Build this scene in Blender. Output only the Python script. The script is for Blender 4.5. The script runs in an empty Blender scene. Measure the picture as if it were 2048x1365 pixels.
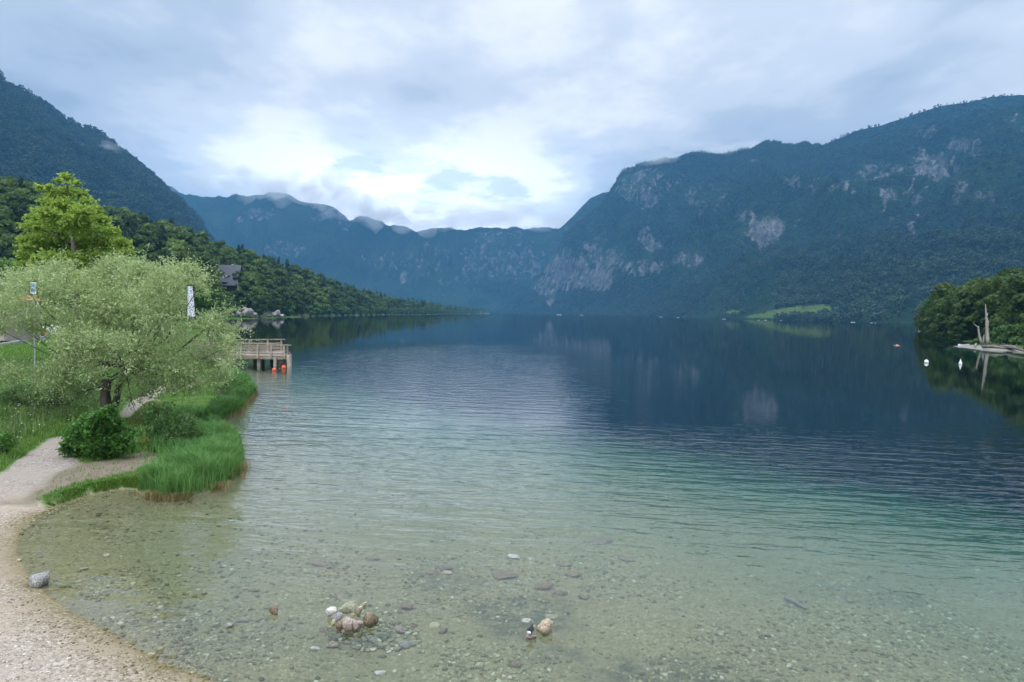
import bpy, bmesh, math, random
import numpy as np
from mathutils import Vector, Matrix

random.seed(7)
rng = np.random.default_rng(7)
R = math.radians
sc = bpy.context.scene
col = sc.collection

# ------------------------------------------------------------------ camera
CAM_H = 4.5
F = 1365.0            # focal length in photo pixels (24 mm on 36 mm)
PITCH = math.atan(56.6 / F)
ROLL = math.atan(0.0164)
cp, sp = math.cos(PITCH), math.sin(PITCH)
cr, sr = math.cos(ROLL), math.sin(ROLL)
RT = np.array([1.0, 0, 0]); FW = np.array([0, cp, -sp]); UP = np.array([0, sp, cp])
CX = cr * RT + sr * UP
CY = -sr * RT + cr * UP
camd = bpy.data.cameras.new("camera")
cam = bpy.data.objects.new("camera", camd)
col.objects.link(cam)
M = Matrix(((CX[0], CY[0], -FW[0], 0), (CX[1], CY[1], -FW[1], 0), (CX[2], CY[2], -FW[2], CAM_H), (0, 0, 0, 1)))
cam.matrix_world = M
camd.lens = 24.0; camd.sensor_width = 36.0
camd.clip_start = 0.1; camd.clip_end = 40000
sc.camera = cam

def ray(px, py):
    px = np.asarray(px, float); py = np.asarray(py, float)
    a = (px - 1024) / F; b = -(py - 682.5) / F
    return a[..., None] * CX + b[..., None] * CY + FW
def G(px, py, z=0.0):                       # pixel -> point on the level z
    d = ray(px, py); t = (z - CAM_H) / d[..., 2]
    return np.array([0, 0, CAM_H]) + d * t[..., None]
def A(px, py, Y):                           # pixel -> point at depth Y
    d = ray(px, py); t = np.asarray(Y, float) / d[..., 1]
    return np.array([0, 0, CAM_H]) + d * t[..., None]

# ------------------------------------------------------------------ world, sun, exposure
SUN_EL, SUN_AZ = R(52), R(215)              # azimuth clockwise from +Y: behind the camera, to the left
w = bpy.data.worlds.new("World"); sc.world = w; w.use_nodes = True
nt = w.node_tree; nt.nodes.clear()
def nd(t, typ, **kw):
    n = t.nodes.new(typ)
    for k, v in kw.items():
        if k == 'inp':
            for kk, vv in v.items():
                n.inputs[kk].default_value = vv
        else:
            setattr(n, k, v)
    return n
def mth(t, op, a, b=None, c=None, clamp=False):
    n = t.nodes.new('ShaderNodeMath'); n.operation = op; n.use_clamp = clamp
    for i, v in enumerate((a, b, c)):
        if v is None: continue
        if isinstance(v, (int, float)): n.inputs[i].default_value = v
        else: t.links.new(v, n.inputs[i])
    return n.outputs[0]
def mixc(t, f, a, b, mode='MIX'):
    n = t.nodes.new('ShaderNodeMix'); n.data_type = 'RGBA'; n.blend_type = mode
    for i, v in ((0, f), (6, a), (7, b)):
        if isinstance(v, (int, float)): n.inputs[i].default_value = v
        elif isinstance(v, tuple): n.inputs[i].default_value = v if len(v) == 4 else (*v, 1)
        else: t.links.new(v, n.inputs[i])
    return n.outputs[2]
def ramp(t, f, stops, interp='LINEAR'):
    n = t.nodes.new('ShaderNodeValToRGB'); n.color_ramp.interpolation = interp
    e = n.color_ramp.elements
    while len(e) < len(stops): e.new(0.5)
    for i, (p, c) in enumerate(stops):
        e[i].position = p; e[i].color = (*c, 1) if len(c) == 3 else c
    if f is not None: t.links.new(f, n.inputs[0])
    return n.outputs[0]
def mapr(t, v, a, b, c=0.0, d=1.0, smooth=False):
    n = t.nodes.new('ShaderNodeMapRange'); n.interpolation_type = 'SMOOTHSTEP' if smooth else 'LINEAR'
    t.links.new(v, n.inputs[0])
    for i, x in enumerate((a, b, c, d)): n.inputs[i + 1].default_value = x
    return n.outputs[0]
def noise(t, vec, scale, detail=3, rough=0.5, dim='3D'):
    n = t.nodes.new('ShaderNodeTexNoise'); n.noise_dimensions = dim
    if vec is not None: t.links.new(vec, n.inputs['Vector'])
    n.inputs['Scale'].default_value = scale; n.inputs['Detail'].default_value = detail
    n.inputs['Roughness'].default_value = rough
    return n.outputs['Fac']
def mapping(t, vec, scale=(1, 1, 1), rot=(0, 0, 0), loc=(0, 0, 0)):
    n = t.nodes.new('ShaderNodeMapping'); t.links.new(vec, n.inputs[0])
    n.inputs['Scale'].default_value = scale; n.inputs['Rotation'].default_value = rot
    n.inputs['Location'].default_value = loc
    return n.outputs[0]

sky = nd(nt, 'ShaderNodeTexSky', sky_type='NISHITA', sun_disc=False, sun_elevation=SUN_EL, sun_rotation=SUN_AZ)
tc = nd(nt, 'ShaderNodeTexCoord')
sep = nd(nt, 'ShaderNodeSeparateXYZ'); nt.links.new(tc.outputs['Generated'], sep.inputs[0])
dx, dy, dz = sep.outputs
zz = mth(nt, 'ADD', mth(nt, 'MAXIMUM', dz, 0.0), 0.10)
cmb = nd(nt, 'ShaderNodeCombineXYZ')
nt.links.new(mth(nt, 'DIVIDE', dx, zz), cmb.inputs[0]); nt.links.new(mth(nt, 'DIVIDE', dy, zz), cmb.inputs[1])
cv = cmb.outputs[0]
n1 = noise(nt, mapping(nt, cv, (0.55, 0.42, 1), (0, 0, R(-12)), (3.1, 1.2, 0)), 1.0, 6, 0.52)
n2 = noise(nt, mapping(nt, cv, (1.3, 0.9, 1), (0, 0, R(10)), (0.4, 7.7, 0)), 1.0, 5, 0.55)
nn = mth(nt, 'ADD', mth(nt, 'MULTIPLY', n1, 0.68), mth(nt, 'MULTIPLY', n2, 0.32))
# bright opening low over the far end of the lake, greyer deck above it
az = mth(nt, 'ARCTAN2', dx, dy)
gap = mth(nt, 'MULTIPLY', mapr(nt, mth(nt, 'ABSOLUTE', mth(nt, 'ADD', az, 0.16)), 0.50, 0.03, 0, 1, True), mapr(nt, dz, 0.32, 0.14, 0, 1, True))
nn2 = mth(nt, 'ADD', mth(nt, 'ADD', mth(nt, 'MULTIPLY', mth(nt, 'SUBTRACT', nn, .5), 1.35), .5), mth(nt, 'MULTIPLY', gap, 0.12))
cl = ramp(nt, nn2, [(0.37, (0.52, 0.65, 0.82)), (0.45, (0.68, 0.80, 0.98)), (0.52, (0.89, 0.99, 1.13)), (0.60, (1.22, 1.27, 1.33))], 'EASE')
# small dark shreds of cloud below the deck
n3 = noise(nt, mapping(nt, tc.outputs['Generated'], (6.0, 6.0, 17.0), (0, R(8), 0), (2.2, 0.3, 1.1)), 1.0, 5, 0.55)
shred = mth(nt, 'MULTIPLY', mapr(nt, n3, 0.53, 0.64, 0, 1, True), mth(nt, 'MULTIPLY', mapr(nt, dz, 0.12, 0.16, 0, 1, True), mapr(nt, dz, 0.27, 0.20, 0, 1, True)))
cl = mixc(nt, mth(nt, 'MULTIPLY', shred, 0.8), cl, (0.66, 0.80, 1.0))
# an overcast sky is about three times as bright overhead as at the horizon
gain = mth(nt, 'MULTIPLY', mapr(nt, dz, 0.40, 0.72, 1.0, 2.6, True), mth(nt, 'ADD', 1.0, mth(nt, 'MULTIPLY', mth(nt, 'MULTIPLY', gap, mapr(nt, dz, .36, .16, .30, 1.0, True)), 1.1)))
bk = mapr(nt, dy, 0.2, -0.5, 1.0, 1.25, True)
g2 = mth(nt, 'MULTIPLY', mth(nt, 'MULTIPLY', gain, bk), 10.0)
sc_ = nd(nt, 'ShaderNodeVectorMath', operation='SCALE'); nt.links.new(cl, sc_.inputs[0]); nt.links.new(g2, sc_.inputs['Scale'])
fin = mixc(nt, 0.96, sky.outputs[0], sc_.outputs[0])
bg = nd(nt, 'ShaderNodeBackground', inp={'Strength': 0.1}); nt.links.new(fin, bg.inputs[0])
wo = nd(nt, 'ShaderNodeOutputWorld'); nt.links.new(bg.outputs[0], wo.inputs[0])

sl = bpy.data.lights.new("sun", 'SUN'); sl.energy = 1.8; sl.angle = R(14); sl.color = (1.0, 0.95, 0.87)
so = bpy.data.objects.new("sun", sl); col.objects.link(so)
sd_ = Vector((math.sin(SUN_AZ) * math.cos(SUN_EL), math.cos(SUN_AZ) * math.cos(SUN_EL), math.sin(SUN_EL)))
so.rotation_euler = sd_.to_track_quat('Z', 'Y').to_euler()

sc.view_settings.view_transform = 'Standard'; sc.view_settings.look = 'None'
sc.view_settings.exposure = 0.0; sc.view_settings.gamma = 1.0; sc.view_settings.use_curve_mapping = False
sc.render.engine = 'CYCLES'
cy = sc.cycles
cy.max_bounces = 6; cy.diffuse_bounces = 2; cy.glossy_bounces = 2; cy.transmission_bounces = 4
cy.volume_bounces = 1; cy.transparent_max_bounces = 10
cy.caustics_reflective = False; cy.caustics_refractive = False
cy.use_denoising = True
cy.sample_clamp_indirect = 6.0
cy.use_adaptive_sampling = False

# ------------------------------------------------------------------ helpers
def tag(o, label=None, cat=None, group=None, kind=None):
    if label: o['label'] = label
    if cat: o['category'] = cat
    if group: o['group'] = group
    if kind: o['kind'] = kind
    return o

def mesh_np(name, V, Fq, mat=None, parent=None, attrs=None, smooth=False, fattrs=None):
    V = np.asarray(V, np.float32); Fq = np.asarray(Fq, np.int32)
    me = bpy.data.meshes.new(name)
    me.vertices.add(len(V)); me.vertices.foreach_set('co', V.ravel())
    n, k = Fq.shape
    me.loops.add(n * k); me.loops.foreach_set('vertex_index', Fq.ravel())
    me.polygons.add(n); me.polygons.foreach_set('loop_start', np.arange(0, n * k, k, dtype=np.int32))
    try: me.polygons.foreach_set('loop_total', np.full(n, k, np.int32))
    except Exception: pass
    me.update(calc_edges=True)
    for an, arr in (attrs or {}).items():
        a = me.attributes.new(an, 'FLOAT', 'POINT'); a.data.foreach_set('value', np.asarray(arr, np.float32))
    for an, arr in (fattrs or {}).items():
        a = me.attributes.new(an, 'FLOAT', 'FACE'); a.data.foreach_set('value', np.asarray(arr, np.float32))
    if smooth: me.polygons.foreach_set('use_smooth', np.ones(n, bool))
    if mat: me.materials.append(mat)
    o = bpy.data.objects.new(name, me); col.objects.link(o)
    if parent: o.parent = parent
    return o

def empty(name, loc=(0, 0, 0), rz=0):
    o = bpy.data.objects.new(name, None); col.objects.link(o)
    o.location = [float(c) for c in loc]; o.rotation_euler = (0, 0, rz)
    return o

def copy_tree(o, parent=None):
    c = o.copy(); col.objects.link(c); c.parent = parent
    for ch in list(kids[o.name]) if o.name in kids else []:
        copy_tree(ch, c)
    return c
kids = {}
def reg(root):                                # remember a prototype's children
    kids[root.name] = [x for x in root.children]
    for x in root.children: reg(x)

class MB:
    """collects boxes, tubes and lofts into one mesh"""
    def __init__(s): s.v = []; s.f = []
    def add(s, vs, fs):
        b = len(s.v); s.v += [tuple(map(float, p)) for p in vs]; s.f += [tuple(b + i for i in f) for f in fs]
    def box(s, c, size, rz=0, tilt=None):
        hx, hy, hz = [q / 2 for q in size]; P = []
        m = Matrix.Rotation(rz, 3, 'Z')
        if tilt: m = m @ Matrix.Rotation(tilt[0], 3, 'X') @ Matrix.Rotation(tilt[1], 3, 'Y')
        for x in (-hx, hx):
            for y in (-hy, hy):
                for z in (-hz, hz): P.append(Vector(c) + m @ Vector((x, y, z)))
        s.add(P, [(0, 1, 3, 2), (4, 6, 7, 5), (0, 4, 5, 1), (2, 3, 7, 6), (0, 2, 6, 4), (1, 5, 7, 3)])
    def bar(s, a, b, wd, ht):
        a, b = Vector(a), Vector(b); d = b - a; L = d.length; d.normalize()
        side = Vector((-d.y, d.x, 0)); side = side.normalized() if side.length > 1e-5 else Vector((1, 0, 0))
        up = d.cross(side) * -1 if d.cross(side).z < 0 else d.cross(side)
        P = []
        for q in (a, b):
            for i in (-1, 1):
                for j in (-1, 1): P.append(q + side * i * wd / 2 + up * j * ht / 2)
        s.add(P, [(0, 1, 3, 2), (4, 6, 7, 5), (0, 4, 5, 1), (2, 3, 7, 6), (0, 2, 6, 4), (1, 5, 7, 3)])
    def tube(s, pts, rad, n=8, squash=1.0, cap=True):
        pts = [Vector([float(c) for c in p]) for p in pts]; b = len(s.v); m = len(pts)
        if isinstance(rad, (int, float)): rad = [rad] * m
        ref = Vector((0.13, 0.21, 1)).normalized()
        for i, p in enumerate(pts):
            d = (pts[min(i + 1, m - 1)] - pts[max(i - 1, 0)]).normalized()
            if abs(d.dot(ref)) > 0.97: r2 = Vector((1, 0.1, 0))
            else: r2 = ref
            u = d.cross(r2).normalized(); v = u.cross(d)
            for k in range(n):
                a = 2 * math.pi * k / n
                s.v.append(tuple(p + (u * math.cos(a) + v * math.sin(a) * squash) * rad[i]))
        for i in range(m - 1):
            for k in range(n):
                k2 = (k + 1) % n
                s.f.append((b + i * n + k, b + i * n + k2, b + (i + 1) * n + k2, b + (i + 1) * n + k))
        if cap:
            s.f.append(tuple(b + k for k in reversed(range(n)))); s.f.append(tuple(b + (m - 1) * n + k for k in range(n)))
    def build(s, name, mat=None, parent=None, smooth=False, bevel=0):
        me = bpy.data.meshes.new(name); me.from_pydata(s.v, [], s.f); me.update()
        if smooth: me.polygons.foreach_set('use_smooth', [True] * len(me.polygons))
        if mat: me.materials.append(mat)
        o = bpy.data.objects.new(name, me); col.objects.link(o)
        if parent: o.parent = parent
        if bevel:
            md = o.modifiers.new('bevel', 'BEVEL'); md.width = bevel; md.segments = 2; md.limit_method = 'ANGLE'
        return o

# numpy value noise
def _h(ix, iy, iz, s):
    n = (ix.astype(np.int64) * 374761393 + iy.astype(np.int64) * 668265263 + iz.astype(np.int64) * 2147483647 + s * 974634777) & 0xffffffff
    n = ((n ^ (n >> 13)) * 1274126177) & 0xffffffff
    return ((n ^ (n >> 16)) & 0xffff) / 65535.0
def vnoise(x, y, s=0):
    x = np.asarray(x, float); y = np.asarray(y, float)
    ix, iy = np.floor(x), np.floor(y); fx, fy = x - ix, y - iy
    fx = fx * fx * (3 - 2 * fx); fy = fy * fy * (3 - 2 * fy); z = np.zeros_like(ix)
    a = _h(ix, iy, z, s); b = _h(ix + 1, iy, z, s); c = _h(ix, iy + 1, z, s); d = _h(ix + 1, iy + 1, z, s)
    return (a * (1 - fx) + b * fx) * (1 - fy) + (c * (1 - fx) + d * fx) * fy
def fbm(x, y, o=4, s=0, g=0.5):
    t = 0; a = 1; n = 0
    for i in range(o):
        t = t + a * vnoise(x * 2 ** i + 17.3 * i, y * 2 ** i + 9.1 * i, s + i); n += a; a *= g
    return t / n
def ss(a, b, x):
    t = np.clip((x - a) / (b - a), 0, 1); return t * t * (3 - 2 * t)

def new_mat(name):
    m = bpy.data.materials.new(name); m.use_nodes = True; t = m.node_tree; t.nodes.clear()
    out = t.nodes.new('ShaderNodeOutputMaterial'); return m, t, out
def pos(t): return t.nodes.new('ShaderNodeNewGeometry').outputs['Position']
def attr(t, name, typ='GEOMETRY'):
    n = t.nodes.new('ShaderNodeAttribute'); n.attribute_name = name; n.attribute_type = typ; return n.outputs['Fac']
def bump(t, h, dist=1.0, strength=1.0, normal=None):
    b = t.nodes.new('ShaderNodeBump'); b.inputs['Strength'].default_value = strength; b.inputs['Distance'].default_value = dist
    t.links.new(h, b.inputs['Height'])
    if normal is not None: t.links.new(normal, b.inputs['Normal'])
    return b.outputs[0]

def leaf_mat(name, c0, c1, patch=0.35, trans=0.35, rnd=0.5, rough=0.55, pcol=None, pamp=.7):
    """leaves: colour varies leaf by leaf, tree by tree and in patches"""
    m, t, out = new_mat(name)
    a = attr(t, 'tone')
    oi = t.nodes.new('ShaderNodeObjectInfo').outputs['Random']
    nz = noise(t, pos(t), patch, 2)
    f = mth(t, 'ADD', mth(t, 'MULTIPLY', a, 1 - rnd), mth(t, 'MULTIPLY', oi, rnd))
    f = mth(t, 'ADD', f, mth(t, 'MULTIPLY', mth(t, 'SUBTRACT', nz, 0.5), pamp), clamp=True)
    c = mixc(t, f, c0, c1)
    if pcol: c = mixc(t, mapr(t, oi, 0.72, 0.8), c, pcol)
    d = t.nodes.new('ShaderNodeBsdfPrincipled'); t.links.new(c, d.inputs['Base Color'])
    d.inputs['Roughness'].default_value = rough; d.inputs['Specular IOR Level'].default_value = 0.25
    tr = t.nodes.new('ShaderNodeBsdfTranslucent'); t.links.new(mixc(t, 0.35, c, (0.25, 0.40, 0.05)), tr.inputs[0])
    mx = t.nodes.new('ShaderNodeMixShader'); mx.inputs[0].default_value = trans
    t.links.new(d.outputs[0], mx.inputs[1]); t.links.new(tr.outputs[0], mx.inputs[2]); t.links.new(mx.outputs[0], out.inputs[0])
    return m

def pbr(name, c0, c1=None, scale=3.0, rough=0.7, bmp=0.0, metal=0.0, stretch=(1, 1, 1), spec=0.4, detail=4):
    m, t, out = new_mat(name)
    d = t.nodes.new('ShaderNodeBsdfPrincipled')
    v = mapping(t, pos(t), stretch)
    nz = noise(t, v, scale, detail, 0.6)
    if c1 is not None: t.links.new(mixc(t, mapr(t, nz, 0.32, 0.68), c0, c1), d.inputs['Base Color'])
    else: d.inputs['Base Color'].default_value = (*c0, 1)
    d.inputs['Roughness'].default_value = rough; d.inputs['Metallic'].default_value = metal
    d.inputs['Specular IOR Level'].default_value = spec
    if bmp: t.links.new(bump(t, nz, bmp), d.inputs['Normal'])
    t.links.new(d.outputs[0], out.inputs[0]); return m

# ------------------------------------------------------------------ GN scatter for stuff
def scatter(name, P, scale, rotz, protos, tilt=None):
    n = len(P)
    me = bpy.data.meshes.new(name); me.vertices.add(n); me.vertices.foreach_set('co', np.asarray(P, np.float32).ravel())
    a = me.attributes.new('sc', 'FLOAT_VECTOR', 'POINT'); a.data.foreach_set('vector', np.asarray(scale, np.float32).ravel())
    r = np.zeros((n, 3), np.float32); r[:, 2] = rotz
    if tilt is not None: r[:, :2] = tilt
    a = me.attributes.new('ro', 'FLOAT_VECTOR', 'POINT'); a.data.foreach_set('vector', r.ravel())
    a = me.attributes.new('ix', 'INT', 'POINT'); a.data.foreach_set('value', rng.integers(0, len(protos), n).astype(np.int32))
    o = bpy.data.objects.new(name, me); col.objects.link(o)
    pc = bpy.data.collections.new(name + '_kinds')
    for p in protos:
        pc.objects.link(p)
        if p.name in col.objects: col.objects.unlink(p)
    ng = bpy.data.node_groups.new(name, 'GeometryNodeTree')
    ng.interface.new_socket('Geometry', in_out='INPUT', socket_type='NodeSocketGeometry')
    ng.interface.new_socket('Geometry', in_out='OUTPUT', socket_type='NodeSocketGeometry')
    gi = ng.nodes.new('NodeGroupInput'); go = ng.nodes.new('NodeGroupOutput')
    ip = ng.nodes.new('GeometryNodeInstanceOnPoints')
    ci = ng.nodes.new('GeometryNodeCollectionInfo'); ci.inputs['Collection'].default_value = pc
    ci.inputs['Separate Children'].default_value = True; ci.inputs['Reset Children'].default_value = True
    ip.inputs['Pick Instance'].default_value = True
    def na(nm, ty):
        q = ng.nodes.new('GeometryNodeInputNamedAttribute'); q.data_type = ty; q.inputs[0].default_value = nm
        return q.outputs[0]
    ng.links.new(gi.outputs[0], ip.inputs['Points']); ng.links.new(ci.outputs[0], ip.inputs['Instance'])
    ng.links.new(na('sc', 'FLOAT_VECTOR'), ip.inputs['Scale'])
    er = ng.nodes.new('FunctionNodeEulerToRotation'); ng.links.new(na('ro', 'FLOAT_VECTOR'), er.inputs[0])
    ng.links.new(er.outputs[0], ip.inputs['Rotation'])
    ng.links.new(na('ix', 'INT'), ip.inputs['Instance Index'])
    ng.links.new(ip.outputs[0], go.inputs[0])
    md = o.modifiers.new('scatter', 'NODES'); md.node_group = ng
    return o

# ------------------------------------------------------------------ leaves
def leaf_quads(C, D, N, L, W):
    """kite shaped leaves: centre C, along D, facing N"""
    D = D / (np.linalg.norm(D, axis=1, keepdims=True) + 1e-9)
    S = np.cross(D, N); S /= (np.linalg.norm(S, axis=1, keepdims=True) + 1e-9)
    L = np.asarray(L).reshape(-1, 1); W = np.asarray(W).reshape(-1, 1)
    V = np.stack([C - D * L * .5, C + S * W * .5 - D * L * .05, C + D * L * .5, C - S * W * .5 - D * L * .05], 1)
    n = len(C)
    return V.reshape(-1, 3), np.arange(4 * n).reshape(n, 4)
def unit(n):
    v = rng.normal(size=(n, 3)); return v / np.linalg.norm(v, axis=1, keepdims=True)
def lobes_cloud(lobes, per_m2, shell=0.55, up=0.3):
    """leaf centres in the outer shells of lobes (c, r3)"""
    Cs, Ns = [], []
    for c, r in lobes:
        r = np.array(r, float); n = max(6, int(per_m2 * 4 * math.pi * (r[0] * r[1] * r[2]) ** (2 / 3)))
        d = unit(n); d[:, 2] = np.where(rng.random(n) < up, np.abs(d[:, 2]), d[:, 2])
        rad = 1 - shell * rng.random(n) ** 1.6
        lump = 0.78 + 0.44 * fbm(d[:, 0] * 3 + c[0], d[:, 1] * 3 + d[:, 2] * 2.3 + c[2], 2, 5)
        Cs.append(np.array(c) + d * r * (rad * lump)[:, None]); Ns.append(d)
    return np.concatenate(Cs), np.concatenate(Ns)

# ------------------------------------------------------------------ shorelines (photo outline laid on the water level)
def seg_dist(P, poly, closed=True):
    P = np.asarray(P, float); out = np.empty(len(P))
    a = poly; b = np.roll(poly, -1, 0)
    if not closed: a = poly[:-1]; b = poly[1:]
    d = b - a; L = (d ** 2).sum(1) + 1e-12
    for i in range(0, len(P), 20000):
        p = P[i:i + 20000, None, :] - a[None]
        t = np.clip((p * d).sum(2) / L, 0, 1)
        out[i:i + 20000] = np.sqrt(((p - t[..., None] * d) ** 2).sum(2).min(1))
    return out
def inside(P, poly):
    P = np.asarray(P, float); x, y = P[:, 0], P[:, 1]; r = np.zeros(len(P), bool)
    n = len(poly)
    for i in range(n):
        x1, y1 = poly[i]; x2, y2 = poly[(i + 1) % n]
        if y1 == y2: continue
        c = ((y1 > y) != (y2 > y)) & (x < (x2 - x1) * (y - y1) / (y2 - y1) + x1)
        r ^= c
    return r
def sdist(P, poly): return np.where(inside(P, poly), 1, -1) * seg_dist(P, poly)
def wpoly(pix, z=0.0): return np.array([G(a, b, z)[:2] for a, b in pix])

SHORE = [(700, 1900), (560, 1500), (430, 1365), (338, 1336), (242, 1280), (138, 1224), (66, 1168), (32, 1112), (35, 1072), (60, 1045), (110, 1016), (180, 992),
         (240, 981), (268, 980), (285, 993), (340, 1001), (385, 996), (425, 984), (455, 968), (476, 950), (484, 930), (480, 900), (470, 870), (442, 850), (440, 840), (460, 832),
         (482, 824), (488, 806), (506, 792), (511, 784), (506, 770), (490, 752), (470, 738), (450, 728), (436, 715), (425, 700), (418, 685), (412, 670), (420, 655), (438, 645), (452, 640)]
land = wpoly(SHORE)
land = np.vstack([land, [[-120, 420], [-900, 420], [-900, -30], [land[0][0], -30]]])
beach = wpoly([(900, 2600), (560, 1420), (430, 1330), (300, 1100), (275, 1000), (262, 968), (190, 978), (130, 992), (95, 1006), (50, 1004), (0, 992), (-300, 980), (-1500, 1000), (-1500, 2600)], 0.15)
UDIR = np.array([0.757, 0.654])

def ground_z(P):
    P = np.asarray(P, float).reshape(-1, 2)
    sd = sdist(P, land); sb = sdist(P, beach)
    bw = ss(-0.25, 0.25, sb)
    s = np.maximum(sd, 0)
    zb = 0.105 * np.minimum(s, 7) + 0.012 * fbm(P[:, 0] * 1.3, P[:, 1] * 1.3, 3, 3)
    zg = 0.20 * ss(0, 0.3, s) + 0.030 * np.minimum(s, 30) + 0.10 * (fbm(P[:, 0] * .5, P[:, 1] * .5, 3, 8) - .4) * ss(0.2, 1.5, s)
    zl = bw * zb + (1 - bw) * zg
    u = P @ UDIR; q = np.maximum(-sd, 0)
    g = 0.10 * q + 0.010 * q ** 2 + 0.12 * (1 - bw) * ss(0, .25, q)
    fu = np.interp(u, [-50, 6, 9, 12, 16, 20, 25, 30, 40, 60, 110], [.26, .30, .40, .60, .95, 1.42, 2.15, 3.0, 5.0, 8.5, 13.5])
    d = np.minimum(g, fu) * (1 + 0.25 * (fbm(P[:, 0] * .35, P[:, 1] * .35, 3, 12) - .5))
    return np.where(sd > 0, zl, -d), sd, sb
def on_ground(px, py):
    px = np.atleast_1d(np.asarray(px, float)); py = np.atleast_1d(np.asarray(py, float))
    z = np.full(px.shape, 0.3)
    for _ in range(5):
        p = G(px, py, z); z2 = ground_z(p[:, :2])[0]; z = 0.5 * z + 0.5 * np.maximum(z2, -1.5)
    p = G(px, py, z); p[:, 2] = ground_z(p[:, :2])[0]
    return p
def in_poly_px(pix, n, z=0.4):
    """n random points on the ground inside a photo outline"""
    w_ = np.array([on_ground(a, b)[0][:2] for a, b in pix]); lo, hi = w_.min(0), w_.max(0); out = []
    m = 0
    while m < n:
        p = lo + rng.random((n * 2, 2)) * (hi - lo); p = p[inside(p, w_)]; out.append(p); m += len(p)
        if len(out) > 60: break
    p = np.concatenate(out)[:n]
    return np.column_stack([p, ground_z(p)[0]])

# ------------------------------------------------------------------ ground and lake bed (one sheet)
def polar_grid(pxs, ys):
    h0 = 682.5 - (PITCH * F)
    sl_ = (pxs - 1024) / F
    X = sl_[None, :] * ys[:, None]; Y = np.repeat(ys[:, None], len(pxs), 1)
    return np.column_stack([X.ravel(), Y.ravel()])
def grid_faces(nr, nc):
    i = np.arange((nr - 1) * nc).reshape(nr - 1, nc)[:, :-1].ravel()
    return np.column_stack([i, i + 1, i + nc + 1, i + nc])

pxs = np.concatenate([np.arange(-3200, -250, 60), np.arange(-250, 2300, 6.5), np.arange(2300, 5000, 60)])
ys = 2.2 * 1.0105 ** np.arange(0, 480)
ys = np.concatenate([ys[ys < 300], [330, 380, 440]])
P2 = polar_grid(pxs, ys)
gz, gsd, gsb = ground_z(P2)
# the far side of the near sheet sinks away under the lake
gz = np.where((gsd < 0) & (P2[:, 1] > 130), np.minimum(gz, -14 * ss(130, 170, P2[:, 1]) + gz * (1 - ss(130, 170, P2[:, 1]))), gz)
def polymask(pix, soft=0.25):
    w_ = np.array([on_ground(a, b)[0][:2] for a, b in pix])
    return ss(-soft, soft, sdist(P2, w_) + 0.35 * soft * 4 * (fbm(P2[:, 0] * 2.2, P2[:, 1] * 2.2, 3, 31) - .5))
path = np.maximum.reduce([
    polymask([(-40, 1010), (-40, 962), (0, 948), (60, 905), (98, 878), (135, 870), (150, 880), (135, 905), (168, 930), (110, 950), (95, 972), (55, 1003), (10, 1003)], .12),
    polymask([(242, 838), (240, 826), (258, 806), (300, 784), (325, 770), (360, 760), (350, 775), (316, 792), (280, 818), (262, 836)], .15)])
park = np.maximum(polymask([(-900, 720), (-900, 640), (0, 636), (110, 645), (140, 668), (60, 682), (0, 692), (-100, 702)], .3), 0)
dirt = np.maximum(polymask([(40, 1000), (100, 950), (150, 928), (230, 918), (290, 902), (325, 905), (310, 925), (270, 942), (200, 958), (150, 966), (75, 1000), (66, 1012), (0, 1010), (0, 998)], .12),
                  polymask([(395, 915), (420, 880), (440, 860), (450, 870), (430, 900), (420, 920)], .1) * .8)
grass = ss(0.0, 0.12, gsd) * (1 - ss(-.12, .12, gsb + .25 * (fbm(P2[:, 0] * 3, P2[:, 1] * 3, 3, 77) - .5)))
grass = grass * (1 - path) * (1 - park)

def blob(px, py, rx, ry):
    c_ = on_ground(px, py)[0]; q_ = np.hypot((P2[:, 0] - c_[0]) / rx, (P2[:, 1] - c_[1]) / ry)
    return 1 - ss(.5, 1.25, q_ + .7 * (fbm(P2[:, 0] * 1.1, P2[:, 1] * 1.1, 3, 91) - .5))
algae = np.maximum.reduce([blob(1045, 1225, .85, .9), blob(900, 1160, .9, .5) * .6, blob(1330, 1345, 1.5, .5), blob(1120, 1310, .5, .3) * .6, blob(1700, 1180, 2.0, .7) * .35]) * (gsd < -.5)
m_ground, t, out = new_mat('ground')
P_ = pos(t)
# gravel: three sizes of little stones
vor = t.nodes.new('ShaderNodeTexVoronoi'); t.links.new(P_, vor.inputs[0]); vor.inputs['Scale'].default_value = 22
vor2 = t.nodes.new('ShaderNodeTexVoronoi'); t.links.new(P_, vor2.inputs[0]); vor2.inputs['Scale'].default_value = 52
def rgb1(t, c):
    s = t.nodes.new('ShaderNodeSeparateColor'); t.links.new(c, s.inputs[0]); return s.outputs[0]
g1 = mth(t, 'ADD', mth(t, 'MULTIPLY', rgb1(t, vor.outputs['Color']), .5), mth(t, 'MULTIPLY', rgb1(t, vor2.outputs['Color']), .5))
big = noise(t, P_, 0.9, 4)
grav_dry = ramp(t, g1, [(.15, (.21, .175, .145)), (.45, (.33, .285, .245)), (.75, (.41, .365, .325)), (.95, (.58, .545, .50))])
sand = ramp(t, noise(t, P_, 60, 3), [(.3, (.325, .272, .222)), (.7, (.41, .352, .295))])
grav_dry = mixc(t, mapr(t, big, .42, .58, 0, .75), grav_dry, sand)
grav_wet = ramp(t, g1, [(.1, (.118, .098, .047)), (.45, (.178, .154, .079)), (.8, (.23, .20, .112)), (.97, (.35, .325, .22))])
grav_wet = mixc(t, mapr(t, big, .45, .7, 0, .45), grav_wet, (.178, .151, .082))
sepz = t.nodes.new('ShaderNodeSeparateXYZ'); t.links.new(P_, sepz.inputs[0])
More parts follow.
